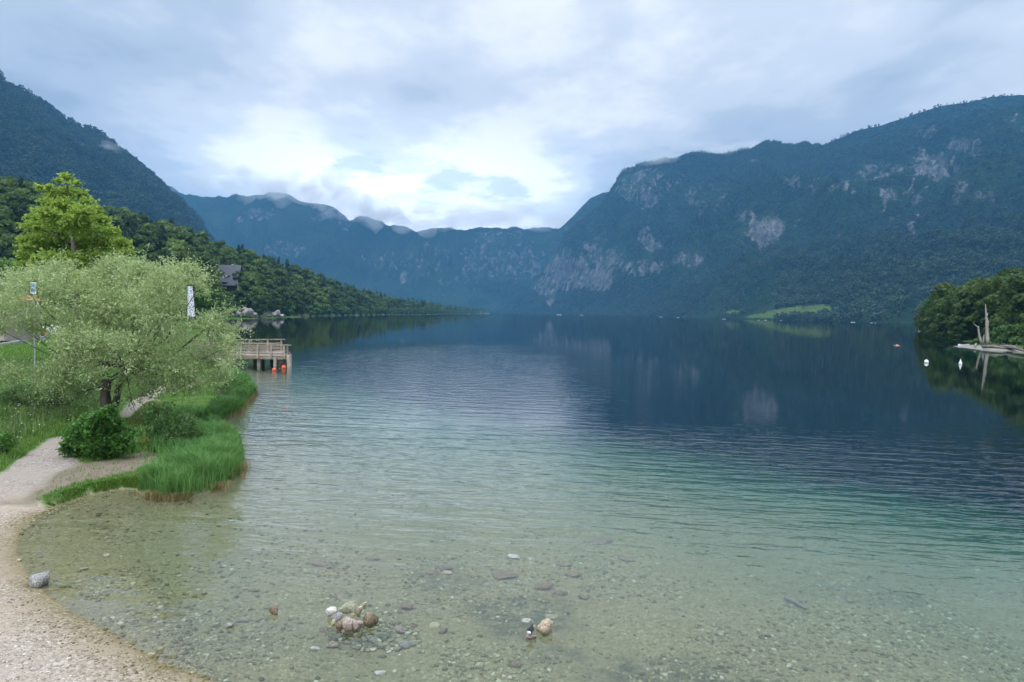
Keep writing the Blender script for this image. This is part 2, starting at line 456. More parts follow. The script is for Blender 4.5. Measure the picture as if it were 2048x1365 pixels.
wetf = mapr(t, mth(t, 'ADD', sepz.outputs[2], mth(t, 'MULTIPLY', big, .04)), 0.0, 0.075, 1, 0, True)
yel = mixc(t, mth(t, 'MULTIPLY', mapr(t, sepz.outputs[2], 0.26, 0.08, 0, 1, True), .35), grav_dry, mixc(t, 1.0, grav_dry, (.90, .82, .66), 'MULTIPLY'))
gcol = mixc(t, wetf, yel, grav_wet)
gcol = mixc(t, mth(t, 'MULTIPLY', mapr(t, sepz.outputs[2], .11, .03, 0, 1, True), mapr(t, sepz.outputs[2], -.02, .0, 0, 1)), gcol, mixc(t, 1.0, gcol, (.85, .82, .76), 'MULTIPLY'))
gcol = mixc(t, attr(t, 'path'), gcol, mixc(t, 1.0, gcol, (.80, .79, .79), 'MULTIPLY'))
gcol = mixc(t, attr(t, 'park'), gcol, mixc(t, noise(t, P_, 8, 3), (.55, .54, .52), (.66, .65, .62)))
gr = ramp(t, noise(t, P_, 1.4, 4), [(.3, (.045, .095, .022)), (.5, (.07, .135, .03)), (.7, (.11, .16, .045))])
gcol = mixc(t, attr(t, 'grass'), gcol, gr)
dcol = mixc(t, noise(t, P_, 5, 4), (.13, .10, .075), (.24, .20, .155))
gcol = mixc(t, attr(t, 'dirt'), gcol, dcol)
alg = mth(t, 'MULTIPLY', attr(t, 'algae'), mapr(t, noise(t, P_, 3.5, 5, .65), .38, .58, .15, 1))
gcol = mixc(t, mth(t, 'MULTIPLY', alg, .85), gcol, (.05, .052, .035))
d = t.nodes.new('ShaderNodeBsdfPrincipled'); t.links.new(gcol, d.inputs['Base Color']); d.inputs['Roughness'].default_value = .85
d.inputs['Specular IOR Level'].default_value = .0
hgt = mth(t, 'SUBTRACT', 1.0, mth(t, 'ADD', mth(t, 'MULTIPLY', vor.outputs['Distance'], .6), mth(t, 'MULTIPLY', vor2.outputs['Distance'], .3)))
t.links.new(bump(t, hgt, 0.010), d.inputs['Normal'])
t.links.new(d.outputs[0], out.inputs[0])
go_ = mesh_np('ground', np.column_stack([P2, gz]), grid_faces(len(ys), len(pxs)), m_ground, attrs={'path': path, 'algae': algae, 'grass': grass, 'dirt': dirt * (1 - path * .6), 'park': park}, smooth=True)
tag(go_, kind='structure')

m_bed = pbr('lake_floor', (.05, .06, .05), (.08, .09, .07), .05)
mb = MB(); mb.add([(-7000, -60, -14.6), (7000, -60, -14.6), (7000, 9000, -14.6), (-7000, 9000, -14.6)], [(0, 1, 2, 3)])
tag(mb.build('lake_bed', m_bed), kind='structure')

# ------------------------------------------------------------------ water
mw, t, out = new_mat('water')
P_ = pos(t)
def ell(cx, cyy, rx, ry, rz=0):
    v = t.nodes.new('ShaderNodeVectorMath'); v.operation = 'LENGTH'
    t.links.new(mapping(t, mapping(t, P_, (1, 1, 0), (0, 0, 0), (-cx, -cyy, 0)), (1 / rx, 1 / ry, 0), (0, 0, 0)), v.inputs[0])
    n_ = mth(t, 'ADD', v.outputs['Value'], mth(t, 'MULTIPLY', mth(t, 'SUBTRACT', noise(t, P_, .06, 3), .5), .9))
    return mapr(t, n_, 1.45, .45, 0, 1, True)
breeze = mth(t, 'MAXIMUM', ell(-7, 58, 15, 42), mth(t, 'MULTIPLY', ell(4, 19.5, 24, 8.5), 1.35))
breeze = mth(t, 'ADD', mth(t, 'MULTIPLY', breeze, .96), .035)
warp = mapping(t, P_, (1, 1, 0), (0, 0, R(9)))
w1 = noise(t, mapping(t, mapping(t, warp, (1, 1, 1)), (.50, 1.75, 1)), 1.0, 3, .5)
w2 = noise(t, mapping(t, warp, (1.7, 4.6, 1), (0, 0, R(-7)), (5, 2, 0)), 1.0, 2, .5)
w3 = noise(t, mapping(t, P_, (.05, .12, 1), (0, 0, R(-20))), 1.0, 2, .5)
# rings spreading from where something broke the surface
rc = G(1020, 1190)
rv = t.nodes.new('ShaderNodeVectorMath'); rv.operation = 'LENGTH'
t.links.new(mapping(t, P_, (1, 1, 0), (0, 0, 0), (-rc[0], -rc[1], 0)), rv.inputs[0])
rr = mth(t, 'ADD', rv.outputs['Value'], mth(t, 'MULTIPLY', noise(t, P_, 2.5, 2), .16))
ring = mth(t, 'MULTIPLY', mth(t, 'SINE', mth(t, 'MULTIPLY', rr, 34)), mapr(t, rr, 1.9, .35, 0, 1, True))
h = mth(t, 'ADD', mth(t, 'MULTIPLY', w1, .034), mth(t, 'MULTIPLY', w2, .012))
h = mth(t, 'MULTIPLY', h, breeze)
h = mth(t, 'ADD', h, mth(t, 'MULTIPLY', w3, .012))
h = mth(t, 'ADD', h, mth(t, 'MULTIPLY', ring, .0016))
h = mth(t, 'ADD', h, mth(t, 'MULTIPLY', noise(t, P_, 2.3, 2), .0018))
nrm = bump(t, h, 1.0)
dt = t.nodes.new('ShaderNodeVectorMath'); dt.operation = 'DOT_PRODUCT'; t.links.new(nrm, dt.inputs[0]); t.links.new(t.nodes.new('ShaderNodeNewGeometry').outputs['Incoming'], dt.inputs[1])
fres = mth(t, 'ADD', .022, mth(t, 'MULTIPLY', .978, mth(t, 'POWER', mth(t, 'SUBTRACT', 1.0, mth(t, 'ABSOLUTE', dt.outputs['Value']), clamp=True), 4.0)))   # air-water reflectance
gl = t.nodes.new('ShaderNodeBsdfGlossy'); gl.inputs['Roughness'].default_value = .03; t.links.new(nrm, gl.inputs['Normal'])
tp = t.nodes.new('ShaderNodeBsdfTransparent')
df = t.nodes.new('ShaderNodeBsdfDiffuse'); df.inputs[0].default_value = (.10, .26, .34, 1)
mk = t.nodes.new('ShaderNodeMixShader'); mk.inputs[0].default_value = .035
t.links.new(tp.outputs[0], mk.inputs[1]); t.links.new(df.outputs[0], mk.inputs[2])
mx = t.nodes.new('ShaderNodeMixShader'); t.links.new(fres, mx.inputs[0]); t.links.new(mk.outputs[0], mx.inputs[1]); t.links.new(gl.outputs[0], mx.inputs[2])
t.links.new(mx.outputs[0], out.inputs[0])
va = t.nodes.new('ShaderNodeVolumeAbsorption'); va.inputs[0].default_value = (.22, .68, .54, 1); va.inputs[1].default_value = .24
t.links.new(va.outputs[0], out.inputs[1])
mb = MB(); mb.box((0, 3980, -7.8), (13000, 8000, 15.6))
wob = tag(mb.build('water', mw), kind='structure')

# ------------------------------------------------------------------ mountains
mm, t, out = new_mat('mountain')
P_ = pos(t)
rk = attr(t, 'rock'); md_ = attr(t, 'meadow')
n_big = noise(t, P_, .006, 4); n_mid = noise(t, P_, .035, 4, .6); n_fine = noise(t, P_, .13, 4, .65)
forest_c = ramp(t, mth(t, 'ADD', mth(t, 'MULTIPLY', n_big, .5), mth(t, 'MULTIPLY', n_fine, .5)), [(.36, (.009, .020, .010)), (.5, (.018, .037, .015)), (.64, (.036, .064, .022))])
rock_n = noise(t, mapping(t, P_, (1, .6, .30), (0, R(14), 0)), .06, 8, .75)
rock_c = ramp(t, rock_n, [(.34, (.03, .038, .03)), (.5, (.10, .10, .098)), (.66, (.25, .24, .23))])
rf = mapr(t, mth(t, 'ADD', rk, mth(t, 'MULTIPLY', mth(t, 'SUBTRACT', noise(t, mapping(t, P_, (1, 1, .55)), .030, 7, .72), .5), 3.0)), .52, .66, 0, 1, True)
c = mixc(t, rf, forest_c, rock_c)
c = mixc(t, md_, c, mixc(t, n_fine, (.065, .11, .026), (.115, .155, .045)))
d = t.nodes.new('ShaderNodeBsdfDiffuse'); t.links.new(c, d.inputs[0])
t.links.new(bump(t, mth(t, 'ADD', mth(t, 'MULTIPLY', n_fine, 10), mth(t, 'MULTIPLY', n_mid, 26)), 1.0), d.inputs['Normal'])
t.links.new(d.outputs[0], out.inputs[0])

def interp(pts): 
    a = np.array(pts, float); return lambda x: np.interp(x, a[:, 0], a[:, 1])
def hor(px): return 625.9 + (px - 1024) * 0.0164
FOREST_P, FOREST_S = [], []
def mountain(name, label, skyp, base, ridge, px0, px1, step, rows, power, amp, seed, rocks=(), rock_base=0.0, meadow=None, trees=0, treepx=None, apron=0.0, treeh=(9, 15), slope_rock=0.0):
    pxc = np.arange(px0, px1 + 1, step).astype(float)
    sk = interp(skyp)(pxc); Yb = interp(base)(pxc); Yr = interp(ridge)(pxc)
    rp = A(pxc, sk, Yr); sx = rp[:, 0] / Yr; zr = rp[:, 2]
    tt = np.concatenate([np.linspace(0, 1, rows), 1 + np.linspace(0, .5, 8)[1:]])
    T = tt[:, None]; Y = Yb + (Yr - Yb) * T; X = sx * Y
    pr = np.where(T <= 1, apron * np.minimum(T, 1) + (1 - apron) * np.minimum(T, 1) ** power, 1 - (T - 1) * 1.3)
    Z = zr * pr - 1.0 * (T < .001)
    env = np.sin(np.pi * np.clip(T, 0, 1)) ** .8 * (.3 + .7 * ss(.15, .5, T))
    rib = (fbm(X / 260 + Y / 500, Y / 900, 5, seed, .55) - .5) * 2
    rib2 = 1 - 2 * np.abs(fbm(X / 120, Y / 300 + X / 900, 4, seed + 9) - .5) * 2
    Z = Z + env * amp * (rib + .55 * (rib2 - .5)) * np.clip(zr / 400, .2, 1.3)
    Z = Z + np.clip(T * 8, 0, 1) * (fbm(X / 45, Y / 45, 3, seed + 4) - .5) * amp * .22
    X = X + env * amp * .5 * (fbm(X / 180, Z / 120, 3, seed + 2) - .5)
    # rock mask: outlines read off the photograph, kept as a property of the ground
    hx = hor(pxc)[None, :]
    PX = np.repeat(pxc[None, :], len(tt), 0); PY = hx - (Z - CAM_H) / Y * F
    rk = np.full(Z.shape, rock_base)
    for (a, b, ra, rb, s_) in rocks:
        q = np.sqrt(((PX - a) / ra) ** 2 + ((PY - b) / rb) ** 2)
        rk = np.maximum(rk, s_ * (1 - ss(.5, 1.35, q)))
    if slope_rock:
        dz = np.gradient(Z, axis=0) / np.maximum(np.gradient(Y, axis=0), 1)
        rk = rk + slope_rock * ss(.8, 1.6, dz)
    me_ = np.zeros(Z.shape)
    for pl in (meadow or []):
        pl = np.array(pl, float); pts = np.column_stack([PX.ravel(), PY.ravel()])
        mq = (sdist(pts, pl).reshape(Z.shape) + 3 * (vnoise(PX / 9, PY / 3, 5) - .5)) > 0
        me_ = np.maximum(me_, mq * 1.0)
    o = mesh_np(name, np.column_stack([X.ravel(), Y.ravel(), Z.ravel()]), grid_faces(len(tt), len(pxc)), mm, attrs={'rock': rk.ravel(), 'meadow': me_.ravel()}, smooth=True)
    tag(o, label, kind='structure')
    if trees:
        nr, nc = Z.shape; nr = rows
        i = rng.integers(0, nr - 1, trees * 6); j = rng.integers(0, nc - 1, trees * 6)
        area = (Y[i + 1, j] - Y[i, j]) * (X[i, j + 1] - X[i, j]); wgt = area * np.minimum(1, (900 / Y[i, j])) ** 1.0
        ok = (rng.random(len(i)) < wgt / np.percentile(wgt, 99)) & (rk[i, j] + .9 * (fbm(X[i, j] / 60, Z[i, j] / 40, 3, 61) - .5) < .42) & (me_[i, j] < .5)
        if treepx: ok &= (PX[i, j] > treepx[0]) & (PX[i, j] < treepx[1])
        i = i[ok][:trees]; j = j[ok][:trees]; a = rng.random(len(i)); b = rng.random(len(i))
        f = lambda Q: (Q[i, j] * (1 - a) + Q[i + 1, j] * a) * (1 - b) + (Q[i, j + 1] * (1 - a) + Q[i + 1, j + 1] * a) * b
        hs = treeh[0] + (treeh[1] - treeh[0]) * rng.random(len(i))
        FOREST_P.append(np.column_stack([f(X), f(Y), f(Z) - 1.0])); FOREST_S.append(hs)
    return X, Y, Z, PX, PY

M1_rocks = [(1130, 545, 55, 50, .75), (1200, 560, 40, 28, .85), (1215, 520, 45, 28, .6), (1290, 535, 55, 20, .6), (1375, 520, 40, 20, .55), (1088, 575, 26, 22, .7), (1100, 602, 8, 16, .8),
            (1540, 465, 42, 32, .85), (1490, 432, 26, 14, .65), (1440, 470, 12, 14, .5), (1290, 375, 75, 50, .5), (1300, 485, 26, 30, .6), (1180, 490, 30, 16, .5), (1510, 330, 22, 10, .5),
            (1860, 340, 60, 38, .62), (1760, 350, 55, 26, .5), (1930, 300, 50, 26, .52), (1925, 390, 20, 30, .55), (1700, 375, 60, 20, .45), (1800, 392, 60, 18, .55), (1600, 372, 60, 14, .42),
            (1985, 385, 30, 20, .45), (1840, 440, 12, 50, .5), (1690, 480, 20, 18, .4), (1420, 400, 70, 40, .35), (1860, 270, 40, 20, .4), (2040, 250, 40, 30, .3), (1620, 260, 30, 30, .2), (2010, 470, 25, 30, .3)]
mead = [[(1500, 634), (1540, 625), (1580, 617), (1620, 611.5), (1650, 610.5), (1672, 613), (1690, 617), (1690, 624), (1640, 634), (1560, 638)], [(1440, 627), (1478, 621), (1500, 622), (1478, 628)]]
mountain('mountain', 'steep forested lakeside mountain with grey cliffs on the right', 
    [(930, 632), (985, 624), (1005, 615), (1030, 592), (1060, 570), (1090, 535), (1120, 490), (1130, 465), (1160, 442), (1200, 408), (1215, 392), (1225, 372), (1245, 345), (1265, 331), (1320, 321), (1380, 308), (1450, 305), (1500, 298), (1545, 285), (1580, 290), (1650, 294), (1700, 292), (1760, 284), (1850, 262), (1950, 242), (2048, 226), (2300, 190), (3200, 160), (4200, 200)],
    [(930, 3400), (1000, 3000), (1200, 2400), (1330, 1900), (1450, 1400), (1560, 1080), (1700, 930), (1850, 770), (2048, 700), (2600, 600), (4200, 700)],
    [(930, 3700), (1000, 3600), (1200, 3300), (1500, 2900), (1700, 2600), (2048, 2200), (2600, 2000), (4200, 2000)],
    930, 4200, 5, 190, 1.45, 165, 3, M1_rocks, .06, mead, trees=76000, treepx=(930, 2300), slope_rock=.10, treeh=(7, 11.5))
mountain('mountain', 'higher dark ridge behind the right hand mountain',
    [(1500, 320), (1600, 300), (1650, 290), (1680, 278), (1710, 262), (1735, 256), (1760, 252), (1800, 238), (1850, 222), (1890, 212), (1930, 206), (1980, 194), (2048, 191), (2300, 190), (3000, 170)],
    [(1500, 2500), (3000, 2300)], [(1500, 2900), (2048, 2550), (3000, 2400)], 1500, 3000, 6, 60, 1.1, 50, 21, [], .1, trees=6000, treepx=(1600, 2200), treeh=(9, 15))
mountain('mountain', 'hazy blue shoulder behind the cliff edge of the right mountain',
    [(1020, 640), (1060, 560), (1095, 480), (1125, 452), (1150, 428), (1180, 398), (1205, 386), (1240, 380), (1300, 372), (1420, 420)],
    [(1020, 3500), (1420, 3500)], [(1020, 4100), (1420, 4000)], 1020, 1420, 5, 60, 1.1, 60, 33, [], .25)
mountain('mountain', 'steep forested mountain slope on the left running down towards the lake',
    [(-2600, 60), (-600, 0), (-200, 60), (-60, 120), (0, 146), (12, 168), (20, 172), (60, 190), (95, 212), (130, 236), (170, 256), (205, 270), (225, 286), (245, 303), (268, 320), (300, 346), (330, 372), (370, 408), (400, 444), (418, 474), (440, 500), (520, 560), (620, 632)],
    [(-2600, 600), (0, 700), (300, 900), (620, 1500)], [(-2600, 1600), (0, 1800), (300, 2100), (620, 2500)], -2600, 620, 6, 150, 1.2, 80, 5,
    [(95, 280, 30, 14, .38), (200, 300, 40, 20, .3)], .03, trees=26000, treepx=(-80, 520), slope_rock=.05)
M3_rocks = [(220 + 1, 480, 1, 1, .1), (520, 430, 36, 14, .62), (480, 440, 10, 8, .6), (570, 500, 50, 20, .5), (640, 430, 30, 20, .5), (690, 440, 20, 25, .5), (810, 556, 7, 14, .95), (780, 530, 40, 30, .42), (860, 520, 60, 40, .4), (960, 520, 60, 50, .48), (1040, 520, 60, 50, .5), (920, 570, 60, 30, .35), (730, 520, 30, 20, .4), (1000, 470, 60, 16, .45)]
mountain('mountain', 'far blue mountain wall closing the valley under the cloud',
    [(150, 300), (300, 352), (345, 376), (360, 385), (400, 393), (450, 394), (470, 388), (500, 392), (540, 384), (575, 390), (600, 402), (640, 408), (668, 416), (690, 430), (700, 440), (720, 430), (745, 438), (780, 450), (815, 456), (835, 465), (870, 456), (905, 455), (930, 461), (965, 456), (1010, 455), (1050, 458), (1090, 456), (1150, 462), (1300, 450)],
    [(150, 3400), (1300, 3500)], [(150, 4250), (700, 4150), (1300, 4300)], 150, 1300, 4, 150, 1.15, 150, 11, M3_rocks, .08, slope_rock=.05)

# ------------------------------------------------------------------ haze
mh, t, out = new_mat('haze')
pv = t.nodes.new('ShaderNodeVolumePrincipled')
pv.inputs['Color'].default_value = (.11, .31, .56, 1); pv.inputs['Density'].default_value = 1.7e-4
pv.inputs['Anisotropy'].default_value = 0.0
t.links.new(pv.outputs[0], out.inputs[1])
mb = MB(); mb.box((0, 3300, 440), (15000, 8000, 915))
hz = mb.build('haze', mh); tag(hz, kind='stuff')

# ------------------------------------------------------------------ tree prototypes
bark = pbr('bark', (.10, .085, .065), (.20, .17, .14), 6, .9, .02, stretch=(1, 1, .25))
bark_light = pbr('grey_bark', (.20, .19, .17), (.36, .34, .30), 6, .9, .02, stretch=(1, 1, .25))
L_broad = leaf_mat('broadleaf_foliage', (.032, .062, .013), (.092, .142, .028), .08, .3, .6, pcol=(.12, .18, .04))
L_shore = leaf_mat('shore_foliage', (.055, .125, .03), (.11, .20, .055), .08, .3, .5)
L_spruce = leaf_mat('spruce_foliage', (.014, .032, .014), (.035, .065, .022), .08, .15, .6)
L_far = leaf_mat('far_foliage', (.011, .026, .010), (.038, .070, .023), .011, .1, .55, pamp=1.2)
L_farc = leaf_mat('far_spruce_foliage', (.010, .024, .012), (.026, .050, .020), .012, .1, .6)

def crown_cloud(nl, r, h0, h, nleaf, size, shape='round', seed=0):
    """crown of a tree 1 m.. in size: lobes on an uneven ovoid; returns leaf quads"""
    g = np.random.default_rng(seed)
    Cs, Ns = [], []
    for k in range(nl):
        if shape == 'cone':
            f = (k + .5) / nl; rr = r * (1 - f) ** .8; a = g.random() * 6.28 * 3
            c = np.array([math.cos(a) * rr * .55, math.sin(a) * rr * .55, h0 + f * (h - h0)]); lr = np.array([rr * .6 + .15 * r, rr * .6 + .15 * r, (h - h0) / nl * 1.3])
        else:
            f = (k + .5) / nl; z = f; prof = math.sin(math.pi * (0.12 + .80 * z)) ** .7
            a = k * 2.4 + g.random() * .6; rr = r * prof * (.45 + .35 * g.random())
            c = np.array([math.cos(a) * rr, math.sin(a) * rr, h0 + z * (h - h0) * .88]); q = r * (.34 + .2 * g.random())
            lr = np.array([q, q, q * .72])
        m = nleaf // nl; d = g.normal(size=(m, 3)); d /= np.linalg.norm(d, axis=1, keepdims=True); d[:, 2] = np.where(g.random(m) < .55, np.abs(d[:, 2]), d[:, 2])
        rad = 1 - .4 * g.random(m) ** 1.5
        Cs.append(c + d * lr * rad[:, None]); Ns.append(d)
    C = np.concatenate(Cs); N = np.concatenate(Ns)
    n = len(C); nj = N + .7 * g.normal(size=(n, 3)); D = np.cross(nj, g.normal(size=(n, 3)))
    s = size * (.6 + .8 * g.random(n))
    V, Q = leaf_quads(C, D, nj / np.linalg.norm(nj, axis=1, keepdims=True), s * 1.25, s)
    return V, Q, g.random(n)

def trunk_mb(h, r, lean=0, seed=0, limbs=4, top=.75):
    g = random.Random(seed); m = MB(); pts = [(0, 0, -.5)]
    for k in range(1, 6):
        z = h * top * k / 5; pts.append((lean * z + g.uniform(-.02, .02) * h, g.uniform(-.02, .02) * h, z))
    m.tube(pts, [r * (1.15 - .17 * k) for k in range(6)], 7)
    for k in range(limbs):
        i = 2 + k % 3; a = g.uniform(0, 6.28); p = Vector(pts[i]); L = h * .24
        q = p + Vector((math.cos(a) * L, math.sin(a) * L, L * .8))
        m.tube([p, (p + q) / 2 + Vector((0, 0, -.05 * L)), q], [r * .45, r * .3, r * .12], 5)
    return m

def make_tree(name, h, r, h0, nl, nleaf, size, mat, shape='round', seed=0, tr=.18, tm=None):
    root = empty(name)
    V, Q, tn = crown_cloud(nl, r, h0, h, nleaf, size, shape, seed)
    mesh_np('crown', V, Q, mat, root, fattrs={'tone': tn})
    trunk_mb(h, tr, .02, seed, 4 if shape == 'round' else 0, .75 if shape == 'round' else .97).build('trunk', tm or bark, root, smooth=True)
    return root
def far_proto(name, h, r, h0, nl, nleaf, size, mat, shape, seed):
    V, Q, tn = crown_cloud(nl, r, h0, h, nleaf, size, shape, seed)
    return mesh_np(name, V, Q, mat, None, fattrs={'tone': tn})
def place(root, p, s, rz, first, label, cat, group=None, sz=None):
    o = root if first else copy_tree(root)
    o.location = [float(c) for c in p]; o.rotation_euler = (0, 0, rz); o.scale = (s, s, sz or s)
    tag(o, label, cat, group)
    return o

# ---- forests covering the mountains, far off
protos = [far_proto('far_tree', 1, .42, .12, 5, 64, .22, L_far, 'round', 1), far_proto('far_tree', 1, .36, .1, 5, 64, .22, L_far, 'round', 2),
          far_proto('far_tree', 1, .46, .15, 6, 64, .24, L_far, 'round', 3), far_proto('far_spruce', 1.0, .27, .05, 7, 56, .16, L_farc, 'cone', 4)]
FP = np.concatenate(FOREST_P); FS = np.concatenate(FOREST_S)
fo = scatter('forest', FP, np.column_stack([FS * 1.15, FS * 1.15, FS]), rng.random(len(FP)) * 6.28, protos)
tag(fo, 'dense forest covering the lower mountain slopes round the lake', 'forest', kind='stuff')

# ------------------------------------------------------------------ wooded hill on the left shore
hill_sky = interp([(-2500, 330), (-400, 340), (0, 374), (60, 384), (150, 410), (240, 438), (330, 462), (400, 480), (420, 486), (490, 506), (560, 528), (640, 556), (700, 577), (760, 592), (830, 604), (880, 611), (930, 616), (962, 622), (980, 627)])
hill_base = interp([(-2500, 130), (-400, 130), (0, 150), (380, 200), (440, 290), (470, 306), (520, 312), (575, 385), (640, 470), (700, 570), (850, 900), (960, 1900), (980, 2100)])
hill_ridge = interp([(-2500, 330), (-400, 330), (0, 380), (380, 450), (480, 500), (560, 600), (640, 690), (700, 800), (850, 1250), (960, 2300), (980, 2500)])
def hill_pt(px, T, treeoff=11.0):
    Yb, Yr = hill_base(px), hill_ridge(px); Y = Yb + (Yr - Yb) * T
    slx = A(px, hor(px), 1.0)[..., 0]
    zr = CAM_H + (hor(px) - hill_sky(px)) / F * Yr - treeoff; zr = np.maximum(zr, 1.5)
    Tc = np.clip(T, 0, 1)
    z = .3 + zr * (.15 * Tc + .85 * (1 - (1 - Tc) ** 1.5)) * np.where(T > 1, 1 - (T - 1) * 1.2, 1)
    X = slx * Y
    z = z + ss(.05, .3, T) * 5 * (fbm(X / 40, Y / 40, 3, 41) - .5)
    return np.stack([X, Y, z + 0 * X], -1)
pxc = np.arange(-2500, 981, 8).astype(float); tt = np.concatenate([[-.06, -.01], np.linspace(0, 1.5, 70)])
HP = np.stack([hill_pt(pxc, np.full(pxc.shape, q)) for q in tt])
HP[0, :, 2] = -14.0; HP[1, :, 2] = np.where(pxc > 440, -.5, .2)
HP[0, :, 2] = np.where(pxc > 440, -6.0, -1.0)
m_hill = pbr('wooded_ground', (.03, .05, .02), (.06, .085, .03), .08, .95)
ho = mesh_np('hill', HP.reshape(-1, 3), grid_faces(len(tt), len(pxc)), m_hill, smooth=True); tag(ho, 'wooded hillside rising from the left shore of the lake', kind='structure')

P_round = [make_tree('broadleaf_tree', 12, 4.4, 2.2, 11, 1500, .85, L_broad, seed=s) for s in (11, 12, 13, 14)]
P_shore = [make_tree('willow_tree', 8, 3.8, .6, 10, 1300, .75, L_shore, seed=s) for s in (21, 22)]
P_con = [make_tree('spruce_tree', 13, 2.9, 1.0, 14, 1100, .62, L_spruce, 'cone', s, .2) for s in (31, 32)]
for r_ in P_round + P_shore + P_con: reg(r_)
used = set()
def put(protos_, p, s, label, cat, group, sz=None):
    fresh = [q for q in protos_ if q.name not in used]
    r_ = fresh[0] if fresh else protos_[random.randrange(len(protos_))]; first = bool(fresh); used.add(r_.name)
    return place(r_, p, s, random.uniform(0, 6.28), first, label, cat, group, sz)

ORD = lambda n: '%d%s' % (n, 'th' if 10 <= n % 100 <= 20 else {1: 'st', 2: 'nd', 3: 'rd'}.get(n % 10, 'th'))
# shoreline row
row = []
px = 440.0
while px < 955:
    row.append(px); px += max(3.4, 6.2 / hill_base(px) * F * random.uniform(.62, .95)) * (1.0 if px < 900 else .9)
hill_pts = []
for i, px in enumerate(row):
    if 452 < px < 512 or 534 < px < 556: T = .05
    else: T = .004
    p = hill_pt(np.float64(px), np.float64(T)); b = random.random()
    light = px > 610 or random.random() < .4
    s = random.uniform(.75, 1.15) * (1.0 if light and px > 560 else .8)
    col_ = 'pale green bushy' if light else 'dark green round'
    where = 'by the pale rocks' if px < 575 else ('on the left shore' if px < 800 else 'near the lake end')
    put(P_shore if light else P_round, p, s, f'{col_} tree {where}, {ORD(i + 1)} in the waterside row', 'tree', 'trees along the left waterline')
NROW = len(row)
# slope trees: sampled over the hill, the nearest as things, the rest as one forest
n = 9000
px_ = rng.random(n * 2) * 1400 - 430; T_ = rng.random(n * 2) * 1.05 + .03
Yb, Yr = hill_base(px_), hill_ridge(px_); wgt = (Yr - Yb) * (Yb + (Yr - Yb) * T_) * np.minimum(1, 500 / Yb) ** 1.2
k_ = rng.random(n * 2) < wgt / np.percentile(wgt, 97); px_, T_ = px_[k_], T_[k_]
HT = hill_pt(px_, T_)
# keep a clearing for the house, thin out crowding
HOUSE_PX, HOUSE_Y = 459.0, 345.0
hc = A(459, 575, HOUSE_Y)
dd = np.hypot(HT[:, 0] - hc[0], HT[:, 1] - hc[1]); keep = dd > 10
front = ((np.abs(px_ - 459) < 34) & (HT[:, 1] < HOUSE_Y) & (HT[:, 1] > HOUSE_Y - 42)) | ((np.abs(px_ - 457) < 33) & (HT[:, 1] < HOUSE_Y) & (T_ > .09))
keep &= ~front
cell = {}
for i in range(len(HT)):
    if not keep[i]: continue
    g_ = 4.3 + .006 * HT[i, 1]; c_ = (int(HT[i, 0] // g_), int(HT[i, 1] // g_))
    if c_ in cell: keep[i] = False
    else: cell[c_] = i
HT, px_, T_ = HT[keep], px_[keep], T_[keep]
hs = .62 + .7 * rng.random(len(HT)) ** 1.2
visible = (px_ > 385) & (px_ < 950) | ((px_ < 385) & (T_ > .55) & (px_ > -10))
score = np.where(visible, HT[:, 1] + 60 * T_, 1e9)
order = np.argsort(score); nind = 292 - NROW
ind = order[:nind]; rest = order[nind:]
ind = sorted(ind, key=lambda i: px_[i])
cnt = {}
for i in ind:
    con = vnoise(HT[i, 0] / 50, HT[i, 1] / 50, 3) + .35 * T_[i] + random.uniform(-.15, .15) > .86
    x_ = px_[i]
    band = 'low' if T_[i] < .25 else ('halfway up' if T_[i] < .6 else 'near the crest')
    if x_ < 385: reg_ = 'behind the tall lime green tree'
    elif x_ < 432: reg_ = 'left of the grey house'
    elif x_ < 490: reg_ = 'beside the grey house'
    elif x_ < 600: reg_ = 'right of the grey house'
    else: reg_ = 'far right of the house'
    knd = 'dark spruce' if con else 'green broadleaf'
    kk = (knd, band, reg_); cnt[kk] = cnt.get(kk, 0) + 1
    put(P_con if con else P_round, HT[i], hs[i] * (.95 if con else 1.0), f'{knd} tree {band} {reg_}, {ORD(cnt[kk])} from left', 'tree', 'trees on the wooded hill')
hp_protos = []
for r_ in P_round[:3] + P_con[:1]:
    ch = [c for c in r_.children if c.name.startswith('crown')][0]
    q = bpy.data.objects.new('hill_crown', ch.data); hp_protos.append(q)
rest = [i for i in rest if px_[i] > -430]
scl = hs[rest]
fo2 = scatter('forest', HT[rest], np.column_stack([scl, scl, scl]), rng.random(len(rest)) * 6.28, hp_protos)
tag(fo2, 'mixed woodland filling the hillside above the left shore', 'forest', kind='stuff')

